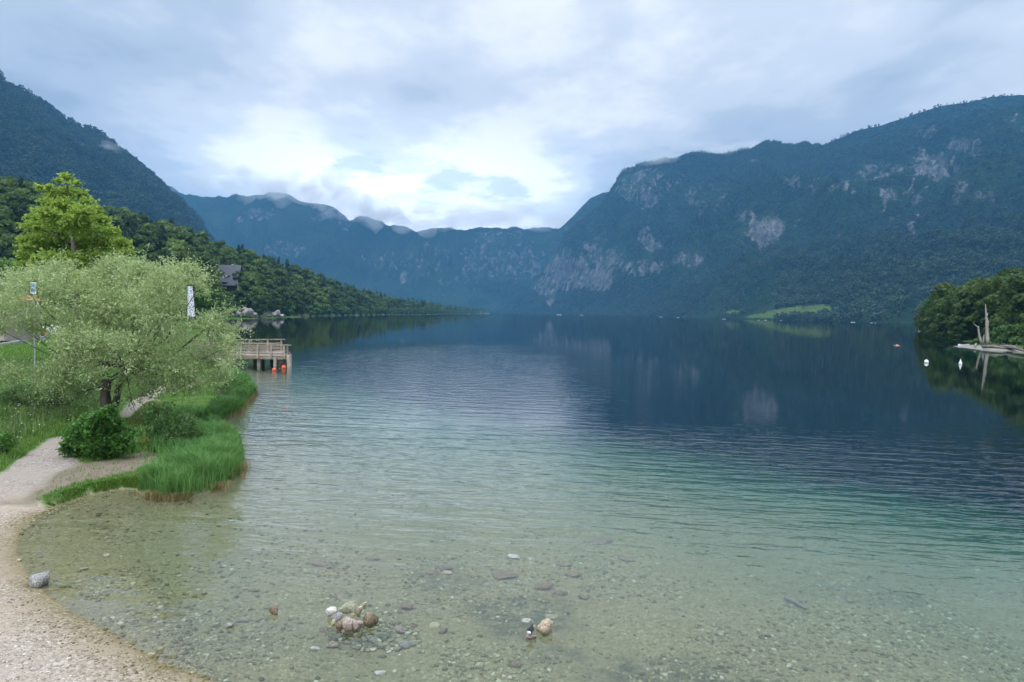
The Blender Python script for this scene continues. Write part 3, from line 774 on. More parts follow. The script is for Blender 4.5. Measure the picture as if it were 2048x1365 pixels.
# ------------------------------------------------------------------ house on the hill
m_roof = pbr('slate_roof', (.075, .078, .095), (.095, .098, .12), 1.5, .8)
m_wood = pbr('dark_timber', (.05, .035, .025), (.09, .06, .04), 2, .8)
m_white = pbr('white_paint', (.75, .75, .73), (.82, .82, .80), 2, .5)
m_glass = pbr('window_glass', (.02, .025, .03), None, 1, .08, spec=.8)
def make_house():
    z0 = float(A(459, 578, HOUSE_Y)[2]); root = empty('house', (hc[0], HOUSE_Y, z0 - 2.5), R(-3))
    W, D_, E, H_ = 12.5, 10.0, 5.4, 14.2   # length along x, depth, eaves, ridge
    m = MB(); m.add([(-W / 2 + .5, -D_ / 2 + 1, -3), (W / 2 - .5, -D_ / 2 + 1, -3), (W / 2 - .5, D_ / 2 - 1, -3), (-W / 2 + .5, D_ / 2 - 1, -3), (-W / 2 + .5, -D_ / 2 + 1, E), (W / 2 - .5, -D_ / 2 + 1, E), (W / 2 - .5, D_ / 2 - 1, E), (-W / 2 + .5, D_ / 2 - 1, E), (-W / 2 + .5, 0, H_ - .6), (W / 2 - .5, 0, H_ - .6)],
        [(0, 1, 5, 4), (2, 3, 7, 6), (1, 2, 6, 9, 5), (3, 0, 4, 8, 7)])
    m.build('wall', m_wood, root)
    rf_ = MB()
    for s in (-1, 1):
        y0 = s * (D_ / 2 + .4); a = [(-W / 2, y0, E - 1.6), (W / 2, y0, E - 1.6), (W / 2, 0, H_), (-W / 2, 0, H_)]
        b = [(x, y, z + .28) for x, y, z in a]
        rf_.add(a + b, [(0, 1, 2, 3), (7, 6, 5, 4), (0, 4, 5, 1), (1, 5, 6, 2), (2, 6, 7, 3), (3, 7, 4, 0)])
    rfo = rf_.build('roof', m_roof, root)
    for (x, f_, w_) in ((.2, .42, 2.4), (-.2, .10, 2.2)):         # two shed dormers one above the other
        y = -(D_ / 2 + .4) * (1 - f_); z = E - 1.6 + (H_ - E + 1.6) * f_
        m = MB(); m.box((x, y + .1, z + .55), (w_, 1.2, .75)); dm = m.build('dormer', m_wood, root)
        m = MB(); m.box((x, y - .55, z + .52), (w_ * .5, .1, .42)); m.build('window', m_white if f_ > .3 else m_glass, dm)
        m = MB(); m.box((x, y + .25, z + 1.02), (w_ + .4, 1.9, .14), tilt=(R(18), 0)); m.build('dormer_roof', m_roof, dm)
    m = MB(); m.box((-.2, -D_ / 2 + .95, E - 2.6), (1.6, .12, .9)); m.build('window', m_white, root)
    m = MB(); m.box((1.2, .9, H_ + .05), (.7, .7, 1.0)); m.build('chimney', m_white, root)
    m = MB(); m.box((-W / 2 - 1.2, .5, 6.6), (2.4, 5.5, .3), tilt=(0, R(-24))); m.build('porch_roof', m_roof, root)
    tag(root, 'dark timber house with large grey pitched roof and two dormers among hillside trees', 'house')
make_house()

for k, (a, T_s, s_) in enumerate([(432, .12, .42), (440, .2, .36), (449, .14, .45), (458, .22, .34), (466, .13, .48), (474, .24, .42), (481, .17, .55), (487, .25, .62), (452, .30, .28), (441, .30, .36), (478, .33, .40)]):
    put(P_round, hill_pt(np.float64(a), np.float64(T_s)), s_, f'young tree on the slope below the grey house, {ORD(k + 1)} of that clump', 'tree', 'young trees below the house')
# tall thin bare trunked pine below the house
def make_pine():
    b = A(476, 592, 325.0); root = empty('pine_tree', b)
    m = MB(); m.tube([(0, 0, -2), (.1, 0, 3), (-.1, 0, 7), (.1, 0, 10.5)], [.28, .24, .2, .1], 7)
    m.tube([(0, 0, 7), (1.5, .2, 8.2)], [.1, .04], 5); m.tube([(0, 0, 7.8), (-1.4, -.2, 8.8)], [.1, .04], 5)
    m.build('trunk', bark_light, root, smooth=True)
    V, Q, tn = crown_cloud(7, 2.6, 7.0, 12, 700, .6, 'round', 77); mesh_np('crown', V, Q, L_broad, root, fattrs={'tone': tn})
    tag(root, 'pine with a tall bare trunk standing just below the grey roofed house', 'tree')
make_pine()

# ------------------------------------------------------------------ rocks
def rock_mesh(name, size, seed, mat, parent=None, sub=3, rough=.28, flat=None, fine=.07):
    bm = bmesh.new(); bmesh.ops.create_icosphere(bm, subdivisions=sub, radius=1)
    V = np.array([v.co[:] for v in bm.verts]); g = np.random.default_rng(seed)
    for _ in range(13):                                      # chop facets
        n_ = g.normal(size=3); n_ /= np.linalg.norm(n_); dcut = .50 + .38 * g.random(); d_ = V @ n_ - dcut
        V = V - np.where(d_ > 0, d_ * .85, 0)[:, None] * n_
    o_ = g.random(3) * 20
    dsp = (fbm(V[:, 0] * 1.3 + o_[0], V[:, 1] * 1.3 + V[:, 2] * .9 + o_[1], 3, seed) - .5) * 2 * rough + (fbm(V[:, 0] * 5 + V[:, 2] * 3, V[:, 1] * 5 - V[:, 2] * 3, 2, seed + 5) - .5) * 2 * fine
    V = V * (1 + dsp)[:, None] * np.array(size) / 2
    Fc = np.array([[v.index for v in f.verts] for f in bm.faces]); bm.free()
    return mesh_np(name, V, Fc, mat, parent, smooth=False if flat else True)
m_lime = pbr('limestone', (.16, .15, .135), (.40, .375, .34), .9, .9, .25, detail=6)
def outcrop(pxs_, y0, label, seed, dep):
    root = empty('rock_outcrop', A(pxs_[0][0], y0, dep))
    for k, (a, b, w_, h_) in enumerate(pxs_):
        c = A(a, b, dep + k % 3 * 1.5); s = dep / F
        o = rock_mesh('rock', (w_ * s * 1.05, w_ * s, h_ * s * 1.05), seed + k, m_lime, root, 3, .4, True)
        o.location = Vector([float(q) for q in c]) - root.location
    tag(root, label, 'rocks')
outcrop([(498, 627, 28, 24), (480, 630, 26, 16), (465, 632, 22, 14), (508, 631, 18, 16), (490, 620, 14, 12), (452, 634, 16, 10), (440, 634, 14, 8)], 634, 'large pale limestone outcrop at the waterline below the house', 500, 303.0)
outcrop([(549, 630, 12, 12), (556, 627, 9, 16), (540, 633, 14, 6), (563, 632, 9, 8)], 634, 'smaller pale rock pile at the waterline right of the large outcrop', 520, 316.0)

# ------------------------------------------------------------------ right hand spit
SP = wpoly([(1903, 692.5), (1922, 695.5), (1945, 698), (1965, 700), (2000, 701.5), (2048, 705), (2110, 710), (2300, 730), (3200, 790), (3200, 700), (2400, 668), (1838, 654), (1843, 662), (1858, 669), (1885, 676), (1915, 682), (1945, 686.5), (1950, 689), (1930, 691)])
def spit_z(Pq):
    s = sdist(Pq, SP)
    return np.where(s > 0, np.minimum(.42 * ss(0, 5, s) + .03 * np.minimum(s, 60), 3) + .12 * (fbm(Pq[:, 0] / 2, Pq[:, 1] / 2, 3, 5) - .4) * ss(0, 2, s), -np.minimum(-s * .45, 14)), s
pxr = np.arange(1740, 3600, 7).astype(float); pxr = pxr[(pxr < 2300) | ((pxr.astype(int)) % 21 == 0)]
yr = 72 * 1.0045 ** np.arange(0, 420); yr = yr[yr < 420]
Pr = polar_grid(pxr, yr); rz_, rs_ = spit_z(Pr)
sandw = ss(7.5, 3.0, rs_ + 2.5 * (fbm(Pr[:, 0] / 3, Pr[:, 1] / 3, 3, 8) - .5)) * ss(1960, 1900, 0 * rs_ + 1930)
sandm = ss(3.6, 2.2, rs_ + 1.2 * (fbm(Pr[:, 0] / 2, Pr[:, 1] / 2, 3, 8) - .5)) * (Pr[:, 1] < 135)
m_sp, t, out = new_mat('spit'); d = t.nodes.new('ShaderNodeBsdfDiffuse')
P_ = pos(t)
c = mixc(t, attr(t, 'sand'), mixc(t, noise(t, P_, .5, 3), (.04, .07, .02), (.09, .12, .04)), mixc(t, noise(t, P_, 2, 4), (.19, .175, .155), (.30, .28, .25)))
t.links.new(c, d.inputs[0]); t.links.new(d.outputs[0], out.inputs[0])
tag(mesh_np('shore_spit', np.column_stack([Pr, rz_]), grid_faces(len(yr), len(pxr)), m_sp, attrs={'sand': sandm}, smooth=True), kind='structure')

L_rb = leaf_mat('right_bank_foliage', (.022, .048, .010), (.075, .122, .024), .1, .3, .5)
P_right = [make_tree('broadleaf_tree', 13, 5.0, .8, 16, 5200, .55, L_rb, seed=s, tr=.22) for s in (61, 62, 63)]
P_rightb = [make_tree('bush', 4, 2.6, .1, 8, 1500, .38, L_shore, seed=s, tr=.06) for s in (71,)]
for r_ in P_right + P_rightb: reg(r_)
L_right = [  # px, base py, depth, height, what it looks like
 (1862, 668, 205, 9.5, 'dark green tree at the lake end of the right bank'), (1878, 672, 190, 12.0, 'round tree second from the lake end of the right bank'), (1902, 676, 172, 14.0, 'tall dome crowned tree third from the lake end of the right bank'),
 (1850, 664, 225, 7.5, 'small low tree leaning over the water at the lake end of the right bank'), (1925, 680, 160, 12.5, 'broad tree behind the white boats on the right bank'), (1888, 677, 160, 6.0, 'low bushy tree above the white boats on the right bank'),
 (1948, 684, 150, 12.2, 'dense tree left of the dead trunks'), (1915, 682, 148, 5.5, 'low overhanging tree by the sandy tip'), (1975, 684, 146, 13.2, 'tall tree directly behind the dead trunks'),
 (2005, 684, 140, 12.8, 'dark tree right of the dead trunks'), (2036, 684, 135, 14.0, 'tall tree near the right edge of the picture'), (2062, 690, 112, 12.0, 'bright green tree cut by the right edge of the picture'),
 (1965, 660, 175, 15.5, 'tall back tree rising above the dead trunks'), (2000, 655, 170, 16.0, 'tall back tree right of the dead trunks'), (2040, 655, 165, 17.0, 'tallest back tree at the right edge'),
 (2100, 690, 130, 15.0, 'tree just outside the right edge of the bank'), (1930, 668, 200, 14.5, 'back tree between dome crowned and dense trees'), (1842, 660, 245, 6.5, 'faint small tree at the water end of the right bank'), (1990, 690, 125, 5.0, 'low leafy tree behind the driftwood'), (2075, 700, 95, 5.5, 'low bright leafy tree at the right edge beside the sand')]
for i, (a, b, Y, h_, lb) in enumerate(L_right):
    p = A(a, b, Y); p[2] = max(.2, float(spit_z(np.array([[p[0], p[1]]]))[0][0])) - .2
    s = h_ / 13.0
    put(P_right, p, s, lb, 'tree', 'trees on the right bank')
for a, Y, s, lb in [(2010, 112, .8, 'olive rounded bush behind the driftwood right of the dead trunks'), (1962, 116, .33, 'small green bush at the foot of the dead trunks'), (2034, 110, .9, 'larger olive bush beside the right edge'), (1998, 120, .7, 'bush between the dead trunks and the olive bush'), (1950, 122, .3, 'tiny bush left of the dead trunks')]:
    p = A(a, 690, Y); p[2] = float(spit_z(np.array([[p[0], p[1]]]))[0][0]) - .1
    put(P_rightb, p, s, lb, 'bush', 'bushes on the right bank')

m_dead = pbr('dead_wood', (.24, .215, .18), (.40, .37, .32), 3, .9, .02, stretch=(1, 1, .2))
m_drift = pbr('driftwood', (.10, .08, .06), (.24, .21, .17), 2, .9, .02)
def snag(base, pts, rad, forks, label):
    o0 = A(*base); m = MB(); s = base[2] / F
    P3 = [((a - base[0]) * s, 0.05 * k, (base[1] - b) * s) for k, (a, b) in enumerate(pts)]
    m.tube(P3, rad, 8)
    root = empty('dead_tree', o0); m.build('trunk', m_dead, root, smooth=True)
    for f_, r_ in forks:
        m = MB(); m.tube([((a - base[0]) * s, .3 * k, (base[1] - b) * s) for k, (a, b) in enumerate(f_)], r_, 6); m.build('branch', m_dead, root, smooth=True)
    tag(root, label, 'dead tree', 'bare dead trunks on the spit')
snag((1975, 687, 113.0), [(1976, 689), (1975, 678), (1973.5, 662), (1973, 650), (1972, 635), (1970.5, 622), (1970, 609)], [.36, .28, .25, .22, .15, .10, .04],
     [([(1974, 652), (1977, 645), (1978, 637)], [.12, .09, .04]), ([(1972, 632), (1975, 628), (1973, 624)], [.08, .06, .03]), ([(1972, 640), (1968.5, 636)], [.06, .03])], 'tallest bare bleached dead trunk with a short fork on the right spit')
snag((1964, 688, 114.0), [(1966, 689), (1962, 682), (1959, 674), (1957.5, 664), (1956.5, 653)], [.28, .22, .17, .16, .10],
     [([(1957, 658), (1954, 653), (1950, 648)], [.08, .06, .03])], 'shorter crooked dead trunk leaning left of the tall one')
snag((1967, 688, 113.5), [(1967, 689), (1967, 680), (1968, 669)], [.14, .10, .04], [([(1967.5, 684), (1970, 678)], [.08, .04])], 'thin low broken stump between the two dead trunks')
def logthing(a, b, r, label, Y=None, mat=None, roots=True):
    pa, pb = G(a[0], a[1], .45), G(b[0], b[1], .45); m = MB(); mid = (pa + pb) / 2 + np.array([0, .2, .12])
    m.tube([pa, mid, pb], [r, r * .9, r * .5], 8)
    if roots: m.tube([pa, pa + np.array([-.5, 0, .5])], [r * .5, r * .1], 5); m.tube([mid, mid + np.array([.3, -.2, .5])], [r * .3, r * .1], 5)
    o = m.build('driftwood_log', mat or m_drift, smooth=True); tag(o, label, 'log', 'driftwood on the spit')
logthing((1966, 694), (2010, 697), .28, 'long dark driftwood log along the top of the sand spit')
logthing((2000, 693), (2040, 699), .26, 'dark driftwood log near the right edge')
logthing((1985, 690), (2030, 690), .16, 'thin grey driftwood behind the long dark log', mat=m_dead)
logthing((1950, 692), (1956, 688), .12, 'short pale branch at the left end of the driftwood', mat=m_dead, roots=False)
logthing((2013, 693), (2048, 702), .30, 'thick dark log running out at the right edge')

# ------------------------------------------------------------------ near vegetation
L_willow = leaf_mat('willow_leaves', (.28, .35, .14), (.51, .58, .31), 1.1, .35, 0.0, .5, pamp=1.1)
L_maple = leaf_mat('maple_leaves', (.17, .28, .035), (.43, .53, .10), .5, .45, 0.0, .5)
L_dark = leaf_mat('shrub_leaves', (.025, .085, .018), (.10, .24, .04), .8, .3, 0.0, .45)
L_blade = leaf_mat('sedge_blades', (.055, .15, .035), (.17, .34, .09), .9, .35, 0.0, .5)
L_dry = leaf_mat('dry_blades', (.20, .14, .06), (.34, .25, .12), 1.5, .3, 0.0, .6)
L_grass = leaf_mat('grass_blades', (.06, .15, .02), (.18, .31, .06), .5, .35, 0.0, .6)
L_oli = leaf_mat('olive_grass', (.11, .16, .03), (.20, .25, .06), .5, .35, 0.0, .6)

def twig_leaves(tips, L, W, per, spread, tlen, g, droop=-.15):
    """short leafy twigs: base points, outward directions"""
    B, D = tips; n = len(B)
    Ln = tlen * (.6 + .8 * g.random(n)); Cs, Ds, Ns = [], [], []
    for k in range(per):
        f = (k + .4) / per
        side = g.normal(size=(n, 3)) * spread; side += D * .8
        c = B + D * (Ln * f)[:, None] + np.array([0, 0, droop]) * (Ln * f * f)[:, None] + g.normal(size=(n, 3)) * L * .35
        Cs.append(c); Ds.append(side); nn_ = g.normal(size=(n, 3)) * .8; nn_[:, 2] += .9; Ns.append(nn_)
    C = np.concatenate(Cs); D2 = np.concatenate(Ds); N = np.concatenate(Ns); m = len(C)
    s = .65 + .7 * g.random(m)
    V, Q = leaf_quads(C, D2, N, L * s, W * s)
    tn = np.clip(np.tile(g.random(n), per) * .5 + g.random(m) * .5, 0, 1)
    return V, Q, tn

def join_leaves(parts):
    V, Q, T, b = [], [], [], 0
    for v, q, t_ in parts:
        V.append(v); Q.append(q + b); T.append(t_); b += len(v)
    return np.concatenate(V), np.concatenate(Q), np.concatenate(T)

def lobed_crown(lobes, dens, L, W, per, tlen, g, flat=1.0, droop=-.15, up=.45):
    parts = []
    for (c, r) in lobes:
        n = max(8, int(dens * 4 * math.pi * r * r * (flat ** .6)))
        d = g.normal(size=(n, 3)); d /= np.linalg.norm(d, axis=1, keepdims=True)
        d[:, 2] = np.where(g.random(n) < up, np.abs(d[:, 2]), d[:, 2])
        lump = .62 + .76 * fbm(d[:, 0] * 2.6 + c[0] * 3, d[:, 1] * 2.6 + d[:, 2] * 2 + c[2] * 3, 2, 5)
        rad = (1 - .50 * g.random(n) ** 1.3) * lump
        B = np.array(c) + d * np.array([1, 1, flat]) * (r * rad)[:, None] - d * tlen * .5
        parts.append(twig_leaves((B, d), L, W, per, .8, tlen, g, droop))
    return join_leaves(parts)

# ---- big grey green willow
WY = 24.5
def W3(px, py, Y): return A(px, py, Y)
gW = np.random.default_rng(5)
w_l = [(240, 572, 60), (215, 555, 42), (275, 560, 45), (150, 602, 64), (325, 575, 50), (362, 558, 34), (385, 552, 24), (398, 575, 17), (60, 590, 55), (40, 570, 38), (100, 560, 42), (125, 545, 30), (15, 625, 52), (-40, 630, 60), (-30, 600, 50), (100, 645, 48), (55, 648, 24), (0, 660, 20), (25, 750, 24), (-5, 735, 20), (75, 665, 18), (170, 670, 68),
       (250, 655, 74), (330, 640, 52), (330, 690, 62), (345, 600, 34), (412, 655, 36), (432, 640, 20), (445, 668, 28), (462, 690, 26), (435, 712, 40), (465, 730, 24), (400, 735, 44), (440, 755, 26), (350, 745, 48), (300, 730, 56), (205, 725, 50), (232, 620, 60), (295, 615, 52),
       (85, 755, 34), (125, 770, 38), (160, 785, 28), (292, 792, 24), (262, 800, 18), (300, 770, 30), (130, 740, 40), (375, 775, 30), (335, 772, 24), (405, 772, 24), (415, 590, 9), (408, 560, 12), (145, 715, 36), (250, 765, 26), (190, 770, 22), (280, 545, 30), (235, 530, 20), (345, 545, 22), (375, 535, 14), (470, 662, 12), (452, 625, 10)]
lobes = []
for (a, b, r_) in [(150, 695, 44), (200, 690, 40), (255, 700, 44), (185, 745, 30)]:
    lobes.append((W3(a, b, WY - 2.0), r_ / F * (WY - 2)))
for (a, b, r_) in w_l:
    Y = WY + gW.uniform(-1.9, 1.6) * (1 if r_ > 30 else .6); c = W3(a, b, Y); lobes.append((c, r_ / F * Y * .92))
V, Q, T_ = lobed_crown(lobes, 56, .105, .036, 5, .34, gW, 1.0, -.1)
# wispy shoots standing out of the outline
n_s = 420; ii = gW.integers(0, len(lobes), n_s); d = gW.normal(size=(n_s, 3)); d[:, 2] = np.abs(d[:, 2]) * .9; d /= np.linalg.norm(d, axis=1, keepdims=True)
B = np.array([lobes[i][0] for i in ii]) + d * np.array([lobes[i][1] for i in ii])[:, None] * .95
V2, Q2, T2 = twig_leaves((B, d), .10, .032, 12, .7, .55, gW, .05)
V, Q, T_ = join_leaves([(V, Q, T_), (V2, Q2, T2)])
# two gaps in the foliage, where the sign and the banner show through
cc = V.reshape(-1, 4, 3).mean(1); rel = cc - np.array([0, 0, CAM_H]); dpt = rel @ FW; qx = 1024 + F * (rel @ CX) / dpt; qy = 682.5 - F * (rel @ CY) / dpt
hole = ((np.abs(qx - 67) < 9) & (np.abs(qy - 576) < 16) & (rng.random(len(cc)) < .82)) | ((np.abs(qx - 382) < 9) & (np.abs(qy - 600) < 30) & (rng.random(len(cc)) < .9))
k__ = np.where(~hole)[0]; V = V.reshape(-1, 4, 3)[k__].reshape(-1, 3); T_ = T_[k__]; Q = np.arange(4 * len(k__)).reshape(-1, 4)
wb = on_ground(212, 842)[0]
root = empty('willow_tree', wb)
co = mesh_np('crown', V - wb, Q, L_willow, root, fattrs={'tone': T_})
m_wb = pbr('willow_bark', (.045, .036, .028), (.11, .09, .07), 9, .95, .02, stretch=(1, 1, .3))
m = MB()
t0 = [(0, 0, -.2), (.02, 0, .5), (-.05, .05, 1.0), (.02, .05, 1.5)]
m.tube(t0, [.26, .20, .17, .16], 9)
m.tube([(.12, .1, -.2), (.30, .1, .6), (.38, .2, 1.3), (.7, .2, 2.0)], [.16, .12, .11, .08], 7)
fork = Vector(t0[-1])
for k, (c, r_) in enumerate(lobes):
    if k % 3 == 0:
        e = Vector([float(q) for q in (c - wb)]); s0 = fork if k % 3 else Vector((.7, .2, 2.0)); md = s0.lerp(e, .5) + Vector((0, 0, -.12 * (e - s0).length))
        m.tube([s0, s0.lerp(md, .5) + Vector((gW.uniform(-.1, .1), 0, 0)), md, e], [.06, .04, .025, .008], 5)
m.build('trunk', m_wb, root, smooth=True)
tag(root, 'broad silvery green willow with many leafy lobes on the grassy bank', 'tree')
m = MB(); a0 = W3(258, 770, 24); m.tube([W3(252, 742, 24) - wb, W3(258, 775, 24) - wb, W3(262, 800, 23.9) - wb, W3(272, 828, 23.8) - wb], [.02, .016, .012, .006], 4); 
m.tube([W3(262, 800, 23.9) - wb, W3(254, 822, 23.9) - wb], [.01, .005], 4); m.build('branch', m_wb, root)

# ---- light green maple behind
MY = 47.0; gM = np.random.default_rng(9)
ml = [(133, 355, 10), (118, 362, 8), (148, 368, 8), (100, 375, 9), (80, 376, 8), (135, 385, 16), (112, 392, 15), (160, 390, 14), (175, 402, 10), (95, 405, 14), (130, 415, 26), (165, 425, 22), (95, 430, 22), (70, 438, 15), (190, 420, 12), (205, 440, 15), (150, 450, 34), (110, 462, 34), (65, 455, 18), (185, 462, 28), (222, 465, 16),
      (60, 485, 20), (90, 492, 32), (135, 495, 36), (180, 495, 34), (220, 492, 26), (245, 490, 16), (255, 508, 14), (60, 512, 22), (95, 525, 30), (140, 530, 34), (190, 525, 32), (235, 520, 24), (75, 545, 26), (120, 560, 30), (180, 560, 30), (225, 545, 22), (45, 530, 12), (48, 495, 10)]
lobes = []
for (a, b, r_) in ml:
    Y = MY + gM.uniform(-1, 1) * min(3.2, r_ / 10); lobes.append((A(a, b, Y), r_ / F * Y * 1.02))
V, Q, T_ = lobed_crown(lobes, 30, .20, .15, 5, .42, gM, .66, -.25, .6)
mbp = on_ground(150, 700)[0]; mbp = np.array([A(150, 600, MY)[0], MY, 1.0])
root = empty('maple_tree', mbp)
mesh_np('crown', V - mbp, Q, L_maple, root, fattrs={'tone': T_})
m = MB(); tp = [(0, 0, -1)] + [tuple(A(a, b, MY + .9) - mbp) for a, b in [(152, 560), (150, 520), (147, 490), (142, 450), (137, 415), (135, 385)]]
m.tube(tp, [.32, .26, .2, .16, .11, .07, .02], 8)
for k, (c, r_) in enumerate(lobes):
    if k % 3: continue
    e = Vector([float(q) for q in (c - mbp)]); zz_ = e.z - abs(e.x) * .55; best = min(tp[1:], key=lambda q: abs(q[2] - zz_)); s0 = Vector([float(q) for q in best])
    m.tube([s0, s0.lerp(e, .5) + Vector((0, 0, .15)), e], [.07, .045, .012], 5)
m.build('trunk', bark, root, smooth=True)
tag(root, 'tall lime green tree rising above the willow in tiers', 'tree')

# ---- darker broadleaf trees closing the gap behind the willow
P_mid = [make_tree('broadleaf_tree', 9, 3.6, 1.0, 12, 3600, .5, leaf_mat('mid_foliage', (.03, .085, .015), (.10, .20, .035), .15, .3, .5), seed=s) for s in (81, 82)]
for r_ in P_mid: reg(r_)
for (a, Y, h_, lb) in [(18, 78, 9.0, 'mid green tree at the left edge behind the willow'), (-60, 74, 9.5, 'tree beyond the left edge behind the car park'), (275, 100, 6.0, 'low tree behind the right half of the willow'), (330, 120, 7.5, 'green tree behind the right top of the willow'),
                       (385, 135, 9.0, 'dark tree behind the white banner'), (410, 175, 9.5, 'dark tree right of the white banner'), (432, 190, 8.0, 'dark tree left of the rocks'), (230, 90, 6.0, 'low tree between the lime green tree and the house'), (90, 92, 8.0, 'tree directly behind the lime green tree'), (-20, 95, 10.5, 'tall mid green tree at the far left'), (450, 235, 7.0, 'tree above the left end of the pale rocks'), (400, 215, 10.0, 'tall dark tree below and left of the house')]:
    p = A(a, 650, Y); p[2] = .9
    put(P_mid, p, h_ / 9.0, lb, 'tree', 'trees behind the willow')

# ---- shrubs
def shrub(name, lob, Y, dens, L, W, mat, label, seed, per=4, tlen=.14, flat=.8, stems=6, base=None):
    g = np.random.default_rng(seed); lb = []
    for (a, b, r_) in lob:
        yy = Y + g.uniform(-.35, .35); lb.append((A(a, b, yy), r_ / F * yy))
    V, Q, T_ = lobed_crown(lb, dens, L, W, per, tlen, g, flat, -.2, .6)
    b0 = on_ground(*base)[0]; root = empty(name, b0); mesh_np('foliage', V - b0, Q, mat, root, fattrs={'tone': T_})
    m = MB()
    for k in range(stems):
        e = lb[k % len(lb)][0] - b0; m.tube([(.05 * k - .1, 0, -.1), tuple(e * .5 + np.array([0, 0, .05])), tuple(e)], [.025, .018, .006], 4)
    m.build('stem', m_wb, root); tag(root, label, 'shrub')
shrub('shrub', [(165, 862, 26), (195, 850, 28), (232, 868, 24), (148, 888, 22), (185, 888, 30), (225, 892, 28), (252, 878, 17), (212, 832, 20), (186, 834, 15), (222, 818, 10), (133, 903, 13), (258, 896, 15), (215, 907, 18), (165, 908, 16), (140, 870, 12), (262, 862, 9), (128, 888, 8), (240, 845, 12), (168, 842, 11)], 18.7, 160, .085, .06, L_dark,
      'dense dark green leafy bush at the foot of the willow trunk', 3, base=(195, 912))
shrub('shrub', [(320, 835, 26), (345, 845, 30), (315, 865, 26), (350, 880, 28), (385, 870, 26), (370, 845, 22), (305, 820, 18), (330, 895, 18), (390, 890, 18), (335, 812, 16)], 20.3, 75, .08, .045, leaf_mat('bush_leaves', (.03, .08, .02), (.11, .19, .06), .8, .3, 0, .5),
      'loose darker bush right of the dirt patch beside the sedges', 4, base=(350, 903))
shrub('shrub', [(45, 790, 36), (90, 795, 34), (130, 780, 36), (10, 800, 30), (165, 800, 26), (115, 810, 26), (60, 815, 22)], 27.0, 45, .11, .05, leaf_mat('bank_bush_leaves', (.05, .11, .03), (.16, .25, .09), .8, .3, 0, .5),
      'wide grey green bush under the left part of the willow', 6, base=(95, 838))
shrub('shrub', [(10, 880, 18), (-12, 890, 22), (22, 893, 12)], 18.5, 110, .09, .05, L_dark, 'small dark leafy bush at the left edge above the path', 8, base=(5, 905))
shrub('shrub', [(470, 770, 22), (450, 790, 20), (430, 765, 24), (485, 790, 14)], 31.5, 60, .09, .05, leaf_mat('far_bank_leaves', (.04, .11, .025), (.12, .22, .05), .8, .3, 0, .5), 'green bush on the bank tip below the willow branches', 12, base=(455, 812))

# ---- blades
def blades(name, P, hgt, wid, lean, mat, label, seed, clump=1, spread=.05):
    g = np.random.default_rng(seed); n = len(P)
    if clump > 1:
        P = np.repeat(P, clump, 0); hgt = np.repeat(hgt, clump) if np.ndim(hgt) else hgt; n = len(P)
        P[:, :2] += g.normal(size=(n, 2)) * spread
    h = hgt * (.55 + .6 * g.random(n)); a = g.random(n) * 6.283
    ln = lean * (.3 + g.random(n)) * h
    dirx, diry = np.cos(a), np.sin(a); sx, sy = -diry, dirx; w_ = wid * (.6 + .8 * g.random(n))
    b0 = P + np.column_stack([sx * w_, sy * w_, 0 * w_ - .02]); b1 = P - np.column_stack([sx * w_, sy * w_, 0 * w_ + .02])
    mid = P + np.column_stack([dirx * ln * .35, diry * ln * .35, h * .6])
    m0 = mid + np.column_stack([sx, sy, 0 * sx]) * (w_ * .7)[:, None]; m1 = mid - np.column_stack([sx, sy, 0 * sx]) * (w_ * .7)[:, None]
    tp_ = P + np.column_stack([dirx * ln, diry * ln, h * (1 - .3 * lean)])
    V = np.stack([b0, b1, m1, m0, tp_ + np.column_stack([sx, sy, 0 * sx]) * .0008, tp_], 1).reshape(-1, 3)
    i = np.arange(n) * 6
    Q = np.concatenate([np.column_stack([i, i + 1, i + 2, i + 3]), np.column_stack([i + 3, i + 2, i + 5, i + 4])])
    tn = g.random(n)
    o = mesh_np(name, V, Q, mat, None, fattrs={'tone': np.concatenate([tn, tn])}); tag(o, label, None, kind='stuff'); return o
def gz3(xy): return np.column_stack([xy, ground_z(xy)[0]])
# tall sedges on the point and along the bank
pts = np.concatenate([in_poly_px([(282, 985), (290, 955), (330, 935), (380, 925), (420, 905), (450, 880), (476, 890), (483, 925), (474, 950), (452, 968), (420, 984), (380, 996), (330, 1000)], 9500),
                      in_poly_px([(390, 905), (430, 868), (455, 872), (472, 890), (440, 920)], 1800)])
cl_ = fbm(pts[:, 0] * 2.4, pts[:, 1] * 2.4, 2, 66); pts = pts[rng.random(len(pts)) < .25 + 1.3 * ss(.36, .6, cl_)]
pts[:, :2] += rng.normal(size=(len(pts), 2)) * .05
hh = .60 * (.40 + 1.0 * fbm(pts[:, 0] * 1.6, pts[:, 1] * 1.6, 3, 6))
blades('sedge', pts, hh, .006, .55, L_blade, 'tall green sedge on the point', 1, 2, .03)
pts = np.concatenate([in_poly_px([(410, 842), (430, 815), (470, 800), (505, 780), (510, 786), (505, 794), (487, 808), (482, 824), (458, 834), (440, 842)], 5200), in_poly_px([(430, 790), (470, 745), (505, 770), (508, 786), (470, 806)], 3200),
                      in_poly_px([(300, 905), (330, 880), (400, 860), (430, 850), (440, 870), (415, 900), (380, 915)], 3000)])
hh = .55 * (.7 + .6 * fbm(pts[:, 0] * .6, pts[:, 1] * .6, 3, 6))
blades('sedge', pts, hh, .009, .55, leaf_mat('bank_sedge_blades', (.04, .125, .03), (.10, .25, .06), .6, .35, 0.0, .5), 'green sedge further along the bank', 2, 2, .04)
